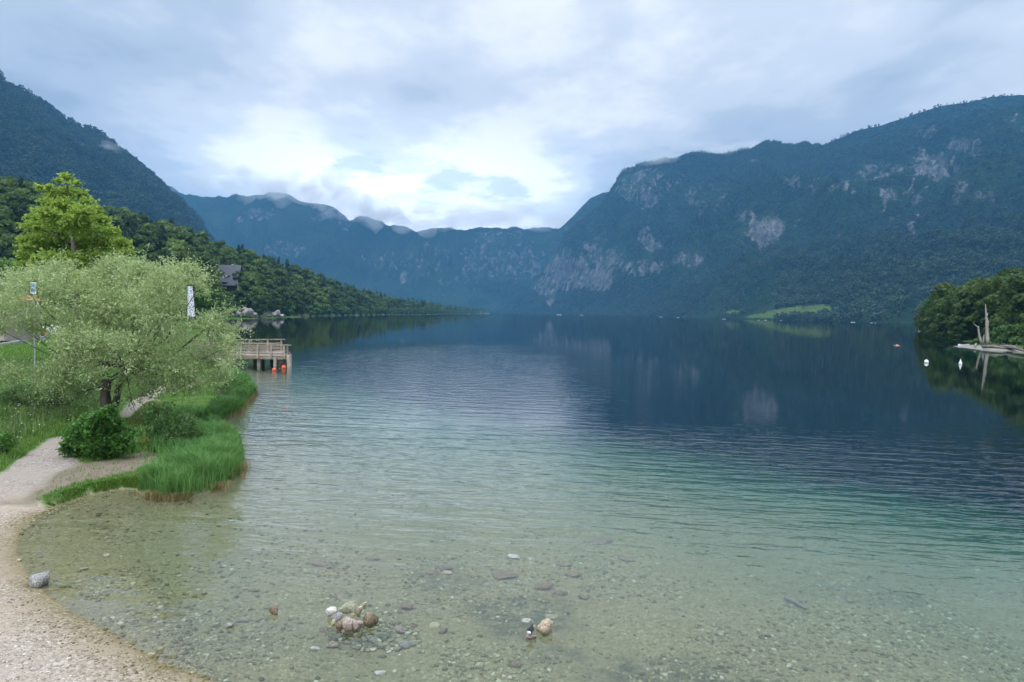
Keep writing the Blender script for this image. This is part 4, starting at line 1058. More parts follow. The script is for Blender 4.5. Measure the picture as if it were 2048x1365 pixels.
# dry brown skirts at the water
edge = np.array([G(a, b, 0)[:2] for a, b in [(286, 992), (300, 997), (340, 1001), (385, 996), (425, 984), (455, 968), (476, 950), (484, 930)]])
def along(poly, n, off):
    seg = np.diff(poly, axis=0); L = np.hypot(*seg.T); k = rng.choice(len(seg), n, p=L / L.sum()); f = rng.random(n)
    p = poly[k] + seg[k] * f[:, None]; return p + rng.normal(size=(n, 2)) * off
p = along(edge, 1500, .10); p = p[fbm(p[:, 0] * 2.2, p[:, 1] * 2.2, 2, 4) > .42]; blades('dry_sedge', gz3(p) * [1, 1, 0] + [0, 0, .02], .24, .006, 1.1, L_dry, 'dry brown blades at the waterline', 3)
e2 = np.array([G(a, b, 0)[:2] for a, b in [(440, 840), (460, 832), (482, 824), (488, 808), (506, 793), (511, 785)]])
p = along(e2, 800, .09); blades('dry_sedge', gz3(p) * [1, 1, 0] + [0, 0, .02], .26, .008, 1.0, L_dry, 'dry brown blades along the far bank', 4)
# meadow grass (short and bright near, longer further back)
path_w = [np.array([on_ground(a, b)[0][:2] for a, b in pl]) for pl in (
    [(-40, 1010), (-40, 962), (0, 948), (60, 905), (98, 878), (135, 870), (150, 880), (135, 905), (168, 930), (110, 950), (95, 972), (55, 1003), (10, 1003)],
    [(242, 838), (240, 826), (258, 806), (300, 784), (325, 770), (360, 760), (350, 775), (316, 792), (280, 818), (262, 836)],
    [(-900, 720), (-900, 640), (0, 636), (110, 645), (140, 668), (60, 682), (0, 692), (-100, 702)])]
dirt_w = np.array([on_ground(a, b)[0][:2] for a, b in [(60, 995), (100, 950), (150, 928), (230, 918), (290, 902), (325, 905), (310, 925), (270, 942), (200, 958), (150, 966), (75, 1000), (40, 1010)]])
def grass_pts(pix, n, bare=.0):
    q = in_poly_px(pix, n); keep = np.ones(len(q), bool)
    for w_ in path_w: keep &= sdist(q[:, :2], w_) < -.04
    keep &= ~(inside(q[:, :2], dirt_w) & (rng.random(len(q)) > .10))
    keep &= (sdist(q[:, :2], beach) < .02) & (sdist(q[:, :2], land) > .06)
    return q[keep]
q = grass_pts([(-60, 985), (0, 950), (0, 905), (60, 860), (120, 845), (150, 880), (140, 860), (260, 830), (300, 800), (330, 830), (330, 905), (290, 945), (262, 975), (180, 988), (100, 1008), (0, 1010), (-60, 1010)], 26000)
blades('grass', q, .085, .006, .7, L_grass, 'short green grass beside the path', 5, 2, .03)
q = grass_pts([(-300, 1000), (0, 950), (60, 900), (130, 868), (250, 830), (240, 780), (100, 740), (-300, 760)], 20000)
hh = .20 * (.5 + fbm(q[:, 0] * .7, q[:, 1] * .7, 3, 9)); blades('grass', q, hh, .009, .6, leaf_mat('long_grass_blades', (.065, .15, .025), (.20, .33, .07), .4, .35, 0, .6), 'long meadow grass left of the willow trunk', 6, 2, .05)
q = grass_pts([(-700, 800), (-300, 690), (110, 684), (300, 700), (420, 720), (440, 790), (300, 800), (100, 770)], 26000)
blades('grass', q, .26, .016, .6, L_grass, 'meadow grass behind the willow', 7, 2, .09)
q = grass_pts([(255, 900), (262, 835), (300, 805), (330, 810), (310, 850), (300, 890)], 5000)
blades('grass', q, .16, .007, .8, L_oli, 'olive yellow grass patch right of the willow trunk', 8, 2, .03)
# thin verge along the little bank
q = in_poly_px([(72, 1012), (110, 988), (180, 968), (250, 955), (290, 950), (292, 975), (255, 978), (180, 988), (110, 1012)], 7000); q = q[(sdist(q[:, :2], land) > .08) & (fbm(q[:, 0] * 3, q[:, 1] * 3, 2, 44) > .40)]
blades('grass', q, .055, .006, .9, leaf_mat('verge_blades', (.08, .17, .02), (.17, .28, .05), .6, .35, 0, .6), 'bright green grass strip along the cove edge', 9, 2, .02)
q = grass_pts([(-500, 940), (0, 900), (130, 850), (240, 820), (240, 770), (100, 720), (-500, 740)], 9000); cl_ = fbm(q[:, 0] * .8, q[:, 1] * .8, 3, 15); q = q[cl_ > .50]
blades('weeds', q, .52, .013, .5, leaf_mat('weed_blades', (.06, .12, .03), (.20, .27, .10), .5, .35, 0, .6), 'clumps of tall weeds in the meadow', 10, 3, .10)
q = grass_pts([(262, 905), (300, 830), (400, 820), (440, 850), (400, 890), (310, 925)], 3000); cl_ = fbm(q[:, 0] * 1.5, q[:, 1] * 1.5, 3, 25); q = q[cl_ > .47]
blades('weeds', q, .42, .009, .6, L_blade, 'loose tall grass round the bush by the sedges', 11, 3, .06)
# tiny white flowers
q = grass_pts([(-100, 900), (0, 760), (100, 740), (200, 780), (240, 830), (100, 870), (0, 930)], 420)
C = q + np.column_stack([0 * q[:, 0], 0 * q[:, 0], .18 + .15 * rng.random(len(q))]); Vf, Qf = leaf_quads(C, unit(len(C)) * [1, 1, .2], np.tile([0, -.3, 1.], (len(C), 1)), .04, .04)
m_fl = pbr('petals', (.75, .75, .68), None)
tag(mesh_np('wildflowers', Vf, Qf, m_fl), 'tiny white wildflowers in the long grass', None, kind='stuff')

# ------------------------------------------------------------------ stones
m_st = {}
def stone_mat(nm, a, b):
    m, t, out = new_mat(nm); d = t.nodes.new('ShaderNodeBsdfPrincipled'); P_ = pos(t)
    n1_ = noise(t, P_, 11, 6, .7); n2_ = noise(t, P_, 45, 4, .7)
    c = mixc(t, mapr(t, n1_, .35, .65), a, b); c = mixc(t, mapr(t, n2_, .50, .66, 0, .8), c, tuple(min(.85, x * 1.5 + .05) for x in b))
    c = mixc(t, mapr(t, n2_, .46, .34, 0, .7), c, tuple(x * .45 for x in a))
    sz = t.nodes.new('ShaderNodeSeparateXYZ'); t.links.new(P_, sz.inputs[0])      # wet foot, dark and shiny
    wet = mapr(t, mth(t, 'ADD', sz.outputs[2], mth(t, 'MULTIPLY', n1_, .04)), .035, .06, 1, 0)
    c = mixc(t, mth(t, 'MULTIPLY', wet, .6), c, mixc(t, 1.0, c, (.5, .42, .3), 'MULTIPLY'))
    t.links.new(c, d.inputs['Base Color']); t.links.new(mapr(t, wet, 0, 1, .85, .5), d.inputs['Roughness']); d.inputs['Specular IOR Level'].default_value = .12
    t.links.new(bump(t, mth(t, 'ADD', n1_, mth(t, 'MULTIPLY', n2_, .4)), .03), d.inputs['Normal']); t.links.new(d.outputs[0], out.inputs[0]); m_st[nm] = m
stone_mat('grey_stone', (.17, .165, .155), (.34, .33, .31)); stone_mat('tan_stone', (.30, .23, .15), (.52, .43, .31)); stone_mat('brown_stone', (.09, .065, .04), (.28, .21, .14))
stone_mat('pale_stone', (.50, .48, .40), (.74, .72, .66)); stone_mat('pink_stone', (.18, .13, .10), (.38, .31, .27)); stone_mat('sunk_stone', (.17, .125, .075), (.27, .205, .13)); stone_mat('yellow_stone', (.34, .31, .18), (.50, .47, .31)); stone_mat('olive_stone', (.20, .20, .13), (.36, .36, .25))
def stone(px, py, w_, h_, mat, label, seed, dz=0.0, rz=0, tilt=0, deep=None, group=None, ang=.28):
    """px,py: middle of the visible foot of the stone; w_,h_ size in photo pixels"""
    z = 0.0; p = G(px, py + h_ * .35, 0.0)
    if deep: 
        for _ in range(6): z = float(ground_z(p[None, :2])[0][0]); p = G(px, py, z)
    Y = p[1]; s = Y / F; W_ = w_ * s; Hh = h_ * s
    o = rock_mesh('stone', (W_, W_ * .8, Hh * (1.25 if not deep else 1.1)), seed, m_st[mat], None, 3, ang, fine=.05)
    zc = p[2] + Hh * .30 + dz if not deep else p[2] + Hh * .25
    o.location = (float(p[0]), float(p[1]), float(zc)); o.rotation_euler = (tilt, 0, rz)
    tag(o, label, 'stone', group); return o
stone(82, 1158, 48, 34, 'grey_stone', 'grey boulder standing in the shallows by the gravel beach', 601)
stone(62, 1169, 26, 10, 'brown_stone', 'low dark stone touching the left side of the grey boulder', 602)
stone(547, 1221, 22, 18, 'brown_stone', 'single brown rough stone left of the stone pile', 603, ang=.4)
stone(459, 1250, 17, 13, 'grey_stone', 'small grey stone breaking the surface left of the brown one', 604)
stone(1090, 1253, 38, 30, 'tan_stone', 'tan rounded stone right of the little bird', 605)
BIRD = (1060, 1270); bs = stone(1063, 1272, 26, 11, 'pink_stone', 'flat pinkish stone that the small dark bird stands on', 606)
G_P = 'stones of the pile in the shallows'
for (a, b, w_, h_, mt, lb, dz, rz, ti) in [
    (700, 1226, 44, 30, 'olive_stone', 'largest smooth greyish olive boulder at the back of the stone pile', .09, .2, 0),
    (665, 1226, 24, 18, 'pale_stone', 'pale yellowish stone at the left end of the stone pile', .02, .5, 0),
    (672, 1238, 34, 19, 'grey_stone', 'light grey stone second row left in the stone pile', .03, -.2, 0),
    (703, 1235, 18, 13, 'yellow_stone', 'small pale stone in the middle of the stone pile', .07, .1, 0),
    (719, 1231, 14, 26, 'tan_stone', 'upright tan stone leaning right in the stone pile', .08, .4, .4),
    (729, 1222, 13, 20, 'yellow_stone', 'narrow tan stone at the top right of the stone pile', .09, .2, .5),
    (741, 1238, 34, 26, 'brown_stone', 'dark speckled stone at the right end of the stone pile', .01, .3, 0),
    (695, 1250, 32, 26, 'pink_stone', 'pinkish stone at the front of the pile', .03, .3, 0),
    (713, 1252, 30, 22, 'pink_stone', 'pinkish white topped stone front right of the pile', .02, -.4, 0),
    (668, 1247, 10, 12, 'yellow_stone', 'smallest pale upright stone front left of the pile', .02, 0, 0),
    (681, 1250, 18, 16, 'brown_stone', 'wet brown stone low at the front left of the pile', -.01, 0, 0)]:
    stone(a, b, w_, h_, mt, lb, 620 + int(a) % 97, dz, rz, ti, group=G_P, ang=.30)
G_S = 'large stones on the lake floor'
for k, (a, b, w_, h_, mt, lb) in enumerate([
    (665, 1294, 32, 16, 'tan_stone', 'reddish sunken stone below the stone pile'), (632, 1300, 24, 10, 'pale_stone', 'flat pale sunken slab left below the pile'), (800, 1264, 30, 16, 'pink_stone', 'large flat pinkish sunken stone right below the pile'), (815, 1218, 30, 12, 'sunk_stone', 'flat sunken stone right of the pile'),
    (826, 1254, 18, 12, 'sunk_stone', 'rounded sunken stone at the right end of the pebble patch'), (810, 1295, 30, 14, 'grey_stone', 'grey angular sunken stone below the pebble patch'), (828, 1288, 24, 8, 'olive_stone', 'thin slanting sunken slab below the pebble patch'), (868, 1252, 34, 9, 'yellow_stone', 'long yellowish sunken slab right of the pebble patch'), (886, 1264, 28, 12, 'sunk_stone', 'brown sunken stone beside the yellowish slab'),
    (957, 1335, 22, 16, 'yellow_stone', 'bright yellowish sunken stone near the bottom edge'), (1030, 1333, 30, 12, 'sunk_stone', 'dark sunken stone below the bird'), (760, 1348, 24, 10, 'pale_stone', 'pale flat sunken stone at the bottom edge'), (1028, 1116, 34, 10, 'pale_stone', 'pale sunken slab far out in the ripples'), (1145, 1153, 36, 14, 'sunk_stone', 'big round reddish sunken stone out in the lake'),
    (1130, 1130, 34, 8, 'sunk_stone', 'farthest wide sunken stone out in the lake'), (1090, 1178, 44, 16, 'sunk_stone', 'wide sunken stone between the round one and the bird'), (1122, 1188, 28, 12, 'sunk_stone', 'sunken stone just right of the wide one'), (1168, 1197, 24, 10, 'sunk_stone', 'sunken stone furthest right below the round one'), (1010, 1152, 60, 10, 'sunk_stone', 'long low sunken stone inside the ripple rings'),
    (865, 1148, 32, 9, 'sunk_stone', 'left sunken stone of the group at the ripple edge'), (895, 1148, 26, 8, 'tan_stone', 'right sunken stone of the group at the ripple edge'), (885, 1138, 40, 8, 'brown_stone', 'dark sunken stone behind the ripple edge group'), (640, 1128, 44, 10, 'sunk_stone', 'isolated dark sunken stone far left in the lake'), (745, 1119, 34, 8, 'sunk_stone', 'isolated reddish sunken stone in the middle distance'),
    (690, 1268, 18, 12, 'tan_stone', 'tan stone just under water before the pile'), (672, 1266, 22, 14, 'grey_stone', 'grey stone just under water before the pile'), (650, 1262, 24, 12, 'sunk_stone', 'brownish stone under water left of the pile'), (1200, 1085, 60, 7, 'sunk_stone', 'dark sunken ledge furthest out to the right'), (1052, 1243, 26, 8, 'pale_stone', 'pale sunken stone behind the bird'), (1102, 1237, 26, 9, 'olive_stone', 'greenish sunken stone behind the tan rounded stone'),
    (490, 1180, 14, 6, 'tan_stone', 'orange tinted sunken stone in the left shallows'), (508, 1183, 22, 7, 'sunk_stone', 'grey brown sunken stone in the left shallows'), (485, 1243, 30, 9, 'pink_stone', 'flat pinkish sunken stone between the grey and brown ones'), (168, 1140, 20, 7, 'tan_stone', 'tan sunken stone right of the grey boulder'), (212, 1078, 12, 6, 'pale_stone', 'white sunken stone in the sheltered cove'), (212, 1112, 18, 6, 'pale_stone', 'pale long sunken stone in the middle of the cove'),
    (38, 1122, 12, 6, 'tan_stone', 'tan stone at the cove edge above the grey boulder'), (174, 1012, 10, 5, 'tan_stone', 'small tan stone near the grassy strip'), (1255, 1120, 40, 7, 'sunk_stone', 'dim sunken stone right of the farthest wide one')]):
    stone(a, b, w_, h_, mt, lb, 700 + k, deep=True, group=G_S, ang=.22)

# pebbles: countless
pc_ = []
m_pb, t, out = new_mat('pebble'); d = t.nodes.new('ShaderNodeBsdfPrincipled'); oi = t.nodes.new('ShaderNodeObjectInfo').outputs['Random']
P_ = pos(t); sz_ = t.nodes.new('ShaderNodeSeparateXYZ'); t.links.new(P_, sz_.inputs[0])
wetc = ramp(t, oi, [(.0, (.085, .075, .036)), (.3, (.14, .126, .064)), (.6, (.19, .172, .092)), (.88, (.25, .235, .135)), (.98, (.37, .355, .25))])
dryc = ramp(t, oi, [(.0, (.20, .16, .12)), (.4, (.32, .27, .215)), (.8, (.42, .37, .31)), (1, (.58, .54, .49))])
wair = mixc(t, 1.0, wetc, (.9, .86, .8), 'MULTIPLY')
t.links.new(mixc(t, mapr(t, sz_.outputs[2], .05, .11), mixc(t, mapr(t, sz_.outputs[2], -.01, .01), wetc, wair), dryc), d.inputs['Base Color']); d.inputs['Roughness'].default_value = .8; d.inputs['Specular IOR Level'].default_value = 0.0; t.links.new(d.outputs[0], out.inputs[0])
for k in range(5):
    o = rock_mesh('pebble', (1, .72, .42), 900 + k, m_pb, None, 2, .15, fine=.0); pc_.append(o)
lo = np.array([-16., 4.2]); N_ = 150000
yv = 4.5 + 22 * rng.random(N_) ** 1.5; xv = (rng.random(N_) * 1.95 - .98) * yv * .86 
q = np.column_stack([xv, yv]); z_, s_, b_ = ground_z(q); u_ = q @ UDIR
pat = fbm(q[:, 0] * .8, q[:, 1] * .8, 4, 50)
ok = (rng.random(N_) < 1 - .8 * ss(9, 17, q[:, 1])) & (((s_ < .05) & (z_ > -1.3)) | ((b_ > .0) & (s_ < 1.6 + 1.5 * (pat - .5)))) & (rng.random(N_) < .15 + 1.3 * ss(.40, .62, pat))
q, z_, s_ = q[ok], z_[ok], s_[ok]; n = len(q)
dist_ = q[:, 1]; r_ = (.012 + .045 * rng.random(n) ** 5) * np.where(s_ > 0, .5, 1.0) * (1 + .03 * dist_)
q, z_, r_ = q[:62000], z_[:62000], r_[:62000]; n = len(q)
o = scatter('pebbles', np.column_stack([q, z_ + r_ * .12]), np.column_stack([r_ * 1.6] * 3), rng.random(n) * 6.28, pc_); tag(o, 'pebbles scattered over the beach and shallow lake floor', None, kind='stuff')
# the fan of fist sized pebbles below the pile
q = in_poly_px([(655, 1262), (740, 1244), (800, 1240), (835, 1262), (840, 1285), (780, 1305), (720, 1300), (690, 1285), (660, 1290)], 330)
r_ = .04 + .05 * rng.random(len(q)); o = scatter('pebbles', q + np.column_stack([0 * r_, 0 * r_, r_ * .2]), np.column_stack([r_ * 1.5] * 3), rng.random(len(q)) * 6.28, [bpy.data.objects.new('fan_pebble', p_.data) for p_ in pc_]); tag(o, 'patch of bigger pebbles under water in front of the stone pile', None, kind='stuff')
# fringe of stones at the grassy bank
q = gz3(along(np.array([G(a, b, .0)[:2] for a, b in [(80, 1036), (120, 1014), (180, 992), (240, 981), (275, 985)]]), 900, .07)); r_ = .015 + .03 * rng.random(len(q)) ** 2
o = scatter('pebbles', q + [0, 0, .005], np.column_stack([r_ * 1.5] * 3), rng.random(len(q)) * 6.28, [bpy.data.objects.new('edge_pebble', p_.data) for p_ in pc_]); tag(o, 'fringe of pebbles at the foot of the grassy strip', None, kind='stuff')
# sunken stick
m = MB(); a_, b_ = on_ground(1570, 1196)[0], on_ground(1612, 1218)[0]; m.tube([a_ + [0, 0, .05], (a_ + b_) / 2 + [0, 0, .07], b_ + [0, 0, .05]], [.03, .035, .02], 6); tag(m.build('sunken_branch', m_drift, smooth=True), 'dark sunken stick lying on the lake floor far right', 'branch')

# ------------------------------------------------------------------ small bird
def bird():
    p = G(1060, 1266, .0); z = bs.location.z + .035; s = .9
    root = empty('bird', (float(p[0]) + .0, float(bs.location.y) - .03, z), R(-20)); root.scale = (s, s, s)
    mdk = pbr('dark_plumage', (.012, .010, .009), (.04, .03, .022), 60, .7); mwh = pbr('white_plumage', (.82, .82, .82), None, 60, .7)
    m = MB(); m.tube([(0, .115, .125), (0, .085, .11), (0, .055, .085), (0, .015, .070), (0, -.030, .068), (0, -.058, .085), (0, -.070, .103), (0, -.082, .112), (0, -.098, .110)], [.006, .014, .026, .040, .040, .028, .023, .020, .008], 12)
    m.build('body', mdk, root, smooth=True)
    m = MB(); m.tube([(0, -.050, .050), (0, -.066, .062), (0, -.080, .080), (0, -.088, .098)], [.026, .034, .028, .014], 12, .8); m.build('breast', mwh, root, smooth=True)
    m = MB(); m.tube([(0, -.100, .110), (0, -.122, .106)], [.005, .0015], 6); m.build('beak', mdk, root)
    for sx in (-1, 1):
        m = MB(); m.tube([(sx * .014, .0, .05), (sx * .016, -.006, .02), (sx * .016, .0, .0)], [.004, .003, .003], 5); m.tube([(sx * .016, .006, .0), (sx * .016, -.024, .0)], [.003, .002], 5); m.build('leg', pbr('bird_leg', (.08, .06, .05)), root)
        m = MB(); m.tube([(sx * .034, -.03, .078), (sx * .038, .01, .076), (sx * .024, .06, .082), (sx * .01, .09, .095)], [.012, .022, .014, .004], 8, .45); m.build('wing', mdk, root, smooth=True)
    tag(root, 'small dark bird with a white breast perched on a low stone', 'bird')
bird()

# ------------------------------------------------------------------ jetty
m_pl = pbr('weathered_planks', (.19, .145, .11), (.38, .315, .26), 5, .9, .01, stretch=(.3, 1, 1)); m_pd = pbr('dark_jetty_timber', (.03, .022, .018), (.09, .065, .05), 4, .8, .01, stretch=(1, 1, .3)); m_pf = pbr('old_posts', (.26, .21, .17), (.46, .40, .34), 5, .9, .01, stretch=(1, 1, .3))  # planks, darker timber for set-back piles and far beam, paler front posts
JX1 = float(G(577, 733, 0)[0]); JY = 53.6; JX0 = JX1 - 7.6; DZ = .80
root = empty('jetty', ((JX0 + JX1) / 2, JY + 2, 0)); jo = np.array([(JX0 + JX1) / 2, JY + 2, 0]); 
def J(x, y, z): return (x - jo[0], y - jo[1], z)
fy0, fy1 = JY + 3.6, JY + 6.2             # far edge, left and right
FX1 = float(A(568, 690, fy1)[0]); FX0 = JX0 - 1.8
fxx = lambda f: FX0 + (FX1 - FX0) * f
dk = MB(); nb = 38
for k in range(nb):
    x0 = JX0 + (JX1 - JX0) * k / nb; x1 = JX0 + (JX1 - JX0) * (k + 1) / nb - .025; fa = fy0 + (fy1 - fy0) * k / nb; dz_ = random.uniform(-.008, .008)
    P8 = [J(x0, JY, DZ + dz_), J(x1, JY, DZ + dz_), J(fxx((k + 1) / nb) - .025, fa, DZ + dz_), J(fxx(k / nb), fa, DZ + dz_)]; dk.add(P8 + [(a, b, c - .05) for a, b, c in P8], [(0, 1, 2, 3), (7, 6, 5, 4), (0, 4, 5, 1), (1, 5, 6, 2), (2, 6, 7, 3), (3, 7, 4, 0)])
dk.build('deck', m_pl, root)
m = MB(); m.bar(J(JX0, JY - .02, DZ - .16), J(JX1, JY - .02, DZ - .17), .10, .2); m.build('beam', m_pl, root)
m = MB(); m.bar(J(FX0, fy0, DZ - .16), J(FX1, fy1, DZ - .16), .10, .2); m.build('beam', m_pd, root)
px2x = lambda a, Y=JY: float(A(a, 700, Y)[0])
for a in (483.5, 517, 543.5, 569.5):
    m = MB(); m.box(J(px2x(a), JY - .12, 1.16), (.13, .11, 1.10), rz=random.uniform(-.1, .1), tilt=(0, random.uniform(-.03, .03))); m.build('rail_post', m_pf, root)
m = MB(); m.box(J(px2x(574), JY + .1, 1.20), (.11, .11, 1.02), tilt=(0, -.02)); m.build('rail_post', m_pf, root)
for f_ in (.12, .38, .62, .82, .97):
    x = fxx(f_); y = fy0 + (fy1 - fy0) * f_; m = MB(); m.box(J(x, y, 1.22), (.12, .12, 1.1)); m.build('rail_post', m_pf, root)
xr = px2x(583)
m = MB(); m.bar(J(JX0, JY - .1, 1.76), J(px2x(545), JY - .1, 1.73), .17, .07); m.bar(J(px2x(545), JY - .1, 1.735), J(xr, JY - .1, 1.66), .17, .075); m.build('handrail', m_pl, root)
m = MB(); m.bar(J(FX0, fy0, 1.76), J(FX1 + .1, fy1, 1.84), .17, .08); m.build('handrail', m_pl, root)
for z in (1.02, 1.26, 1.50):
    m = MB(); m.bar(J(JX0, JY - .04, z), J(px2x(573), JY - .04, z - .03 + random.uniform(-.02, .02)), .04, .11 if z > 1.1 else .14); m.build('rail_board', m_pl, root)
for z in (1.05, 1.28, 1.52):
    m = MB(); m.bar(J(FX0, fy0 + .06, z), J(FX1 - .1, fy1 + .06, z), .04, .12); m.build('rail_board', m_pl, root)
m = MB(); m.bar(J(px2x(574), JY + .1, 1.25), J(px2x(582), JY + .2, .86), .06, .07); m.build('brace', m_pl, root)
def pile(a0, a1, Y, top, mat, bot=-2.2, dep=.3):
    x0, x1 = px2x(a0, Y), px2x(a1, Y); m = MB(); m.box(J((x0 + x1) / 2, Y, (top + bot) / 2), (x1 - x0, dep, top - bot)); m.build('pile', mat, root)
pile(508, 515, JY + .9, .68, m_pd); pile(515.5, 522, JY + .35, .66, m_pf); pile(522.5, 528, JY + 1.0, .68, m_pd); pile(542, 548, JY + 1.1, .68, m_pd); pile(548.5, 553.5, JY - .05, .70, m_pf); pile(553.8, 560, JY + 1.2, .68, m_pd); pile(560.5, 573.5, JY + .8, .66, m_pd, dep=1.6); pile(575, 582.5, JY + .02, .93, m_pf); pile(470, 476, JY + .8, .68, m_pd)
tag(root, 'weathered wooden jetty with plank railings reaching into the lake', 'jetty')

# ------------------------------------------------------------------ buoys, boats, swimmer
m_or = pbr('orange_plastic', (.75, .09, .02), (.85, .13, .035), 6, .35); m_wp = pbr('white_plastic', (.80, .81, .80), (.72, .73, .72), 6, .4); m_rope = pbr('rope', (.3, .28, .22))
def buoy(px, py, r_, mat, label, group, kind='ball'):
    p = G(px, py, 0); root = empty('buoy', p); s = p[1] / F; r_ = r_ * s * .88
    m = MB(); n_ = 9; prof = [(math.cos(-1.2 + 2.6 * k / n_) * r_, math.sin(-1.2 + 2.6 * k / n_) * r_) for k in range(n_ + 1)] if kind == 'ball' else [(r_ * .7, -.8 * r_), (r_, -.2 * r_), (r_ * .95, .35 * r_), (r_ * .7, .9 * r_), (r_ * .42, 1.8 * r_), (r_ * .22, 2.5 * r_), (r_ * .05, 2.7 * r_)]
    m.tube([(0.001 * i, 0, z + r_ * .45) for i, (q_, z) in enumerate(prof)], [q_ for q_, z in prof], 16); m.build('float', mat, root, smooth=True)
    m = MB(); zt = prof[-1][1] + r_ * .45; m.tube([(.0, 0, zt - .01), (.0, 0, zt + r_ * .3)], [r_ * .16, r_ * .14], 8); m.build('eyelet', mat, root)
    m = MB(); m.tube([(0, 0, -.1), (-r_ * 2.2, .05, .0), (-r_ * 3.2, .1, -.1)], .02, 5); m.build('rope', m_rope, root)
    tag(root, label, 'buoy', group)
buoy(548, 742, 4.6, m_or, 'orange ball buoy left of the other, in front of the jetty piles', 'orange buoys by the jetty'); buoy(567.5, 737, 4.6, m_or, 'orange ball buoy nearest the end pile of the jetty', 'orange buoys by the jetty')
buoy(1852.5, 726, 4.8, m_wp, 'round white buoy left of the pointed one on the dark water', 'white buoys'); buoy(1920.5, 729, 3.6, m_wp, 'pointed white buoy off the sand spit', 'white buoys', 'cone')
buoy(574, 819, 2.0, m_or, 'tiny orange float on the rippled water beyond the sedges', None)
def boat(px, py, Lpx, label, rz=0.0, hullm=None, group=None):
    p = G(px, py, 0); L_ = Lpx * p[1] / F; L_ = max(L_, 2.2); root = empty('rowing_boat', p, rz); m = MB(); secs = []
    V = []; Fc = []; n_ = 9
    for i in range(n_):
        f = i / (n_ - 1); x = (f - .5) * L_; w_ = .18 * L_ * math.sin(math.pi * min(1, .12 + f * .80)) ** .7 if f < .97 else .01; h_ = .10 * L_ + .05 * L_ * (2 * f - 1) ** 2
        V += [(x, -w_, h_), (x, -w_ * .75, -.03), (x, w_ * .75, -.03), (x, w_, h_), (x, w_ * .86, h_), (x, w_ * .6, .06), (x, -w_ * .6, .06), (x, -w_ * .86, h_)]
    for i in range(n_ - 1):
        for k in range(8): Fc.append((i * 8 + k, (i + 1) * 8 + k, (i + 1) * 8 + (k + 1) % 8, i * 8 + (k + 1) % 8))
    Fc += [tuple(range(8)), tuple((n_ - 1) * 8 + k for k in reversed(range(8)))]
    m.add(V, Fc); m.build('hull', hullm or m_wp, root, smooth=False)
    for f in (-.18, .12): m = MB(); m.box((f * L_, 0, .09 * L_), (.07 * L_, .27 * L_, .03)); m.build('seat', m_pl, root)
    tag(root, label, 'boat', group)
GB = 'small boats moored along the shores'
for k, (a, b, L_, lb) in enumerate([(1843, 662.5, 7, 'white boat moored at the lake end of the right bank'), (1890, 674, 9, 'longer white boat under the right bank trees'), (1900, 675, 5, 'small white boat beside the longer one under the right bank trees'), (1928, 692, 6, 'small pale boat pulled up at the tip of the sand spit'),
    (668, 630.6, 13, 'long pale boat on the left shore beyond the rocks'), (626, 632, 9, 'low boat close to the left shore trees, left of the long pale one'), (764, 630, 7, 'small boat on the left shore halfway to the lake end'), (827, 629.6, 6, 'tiny white boat near the far left shore'), (842, 628.8, 5, 'tiny boat right of the halfway shore boats'), (862, 628.6, 8, 'pale boat by the far left landing'), (938, 628.3, 4, 'tiny white boat at the far end of the left shore'), (951, 627.9, 6, 'tiny boat closest to the far end of the lake'),
    (1118, 630.4, 9, 'tiny boat at the foot of the cliffs'), (1163, 631.2, 6, 'tiny boat right of the one below the cliffs'), (1322, 634.6, 6, 'tiny white pair of hulls on the far right shore, left one'), (1356, 635.8, 5, 'tiny boat between the cliffs and the meadow'), (1448, 639, 6, 'white boat left of the meadow'), (1517, 641, 4, 'left of two close white boats below the meadow'), (1531, 641.2, 5, 'right of two close white boats below the meadow'), (1562, 641.6, 4, 'single white boat below the middle of the meadow'), (1706, 645.4, 8, 'larger white boat on the far shore right of the meadow'), (1743, 646.3, 5, 'left of a pair of boats far right on the far shore'), (1750, 646.5, 4, 'right of a pair of boats far right on the far shore')]):
    boat(a, b, L_, lb, random.uniform(-.25, .25), None, GB)
def swimmer():
    p = G(1798, 691.5, 0); root = empty('person', p); root.scale = (.8, .8, .8)
    me = bpy.data.meshes.new('body'); bm = bmesh.new()
    J_ = [((0, 0, -.10), .15), ((-.25, 0, -.03), .17), ((-.45, 0, .02), .19), ((-.55, 0, .10), .07), ((-.62, 0, .20), .10), ((-.66, 0, .27), .09), ((-.55, .28, -.02), .05), ((-.85, .42, .0), .04), ((-1.1, .2, .0), .035), ((-.55, -.28, -.02), .05), ((-.85, -.42, .0), .04), ((-1.1, -.2, .0), .035), ((.3, .12, -.14), .09), ((.75, .2, -.15), .055), ((.3, -.12, -.14), .09), ((.75, -.2, -.15), .055)]
    E_ = [(0, 1), (1, 2), (2, 3), (3, 4), (4, 5), (2, 6), (6, 7), (7, 8), (2, 9), (9, 10), (10, 11), (0, 12), (12, 13), (0, 14), (14, 15)]
    vs = [bm.verts.new(c) for c, r_ in J_]; [bm.edges.new((vs[a], vs[b])) for a, b in E_]; bm.to_mesh(me); bm.free()
    o = bpy.data.objects.new('body', me); col.objects.link(o); o.parent = root
    sk = o.modifiers.new('skin', 'SKIN'); 
    for i, (c, r_) in enumerate(J_): me.skin_vertices[0].data[i].radius = (r_, r_)
    me.skin_vertices[0].data[0].use_root = True
    ss_ = o.modifiers.new('sub', 'SUBSURF'); ss_.levels = 1; ss_.render_levels = 2
    me.materials.append(pbr('skin', (.62, .30, .22), (.66, .34, .25)))
    tag(root, 'swimmer low in the dark water left of the sand spit', 'person')
swimmer()

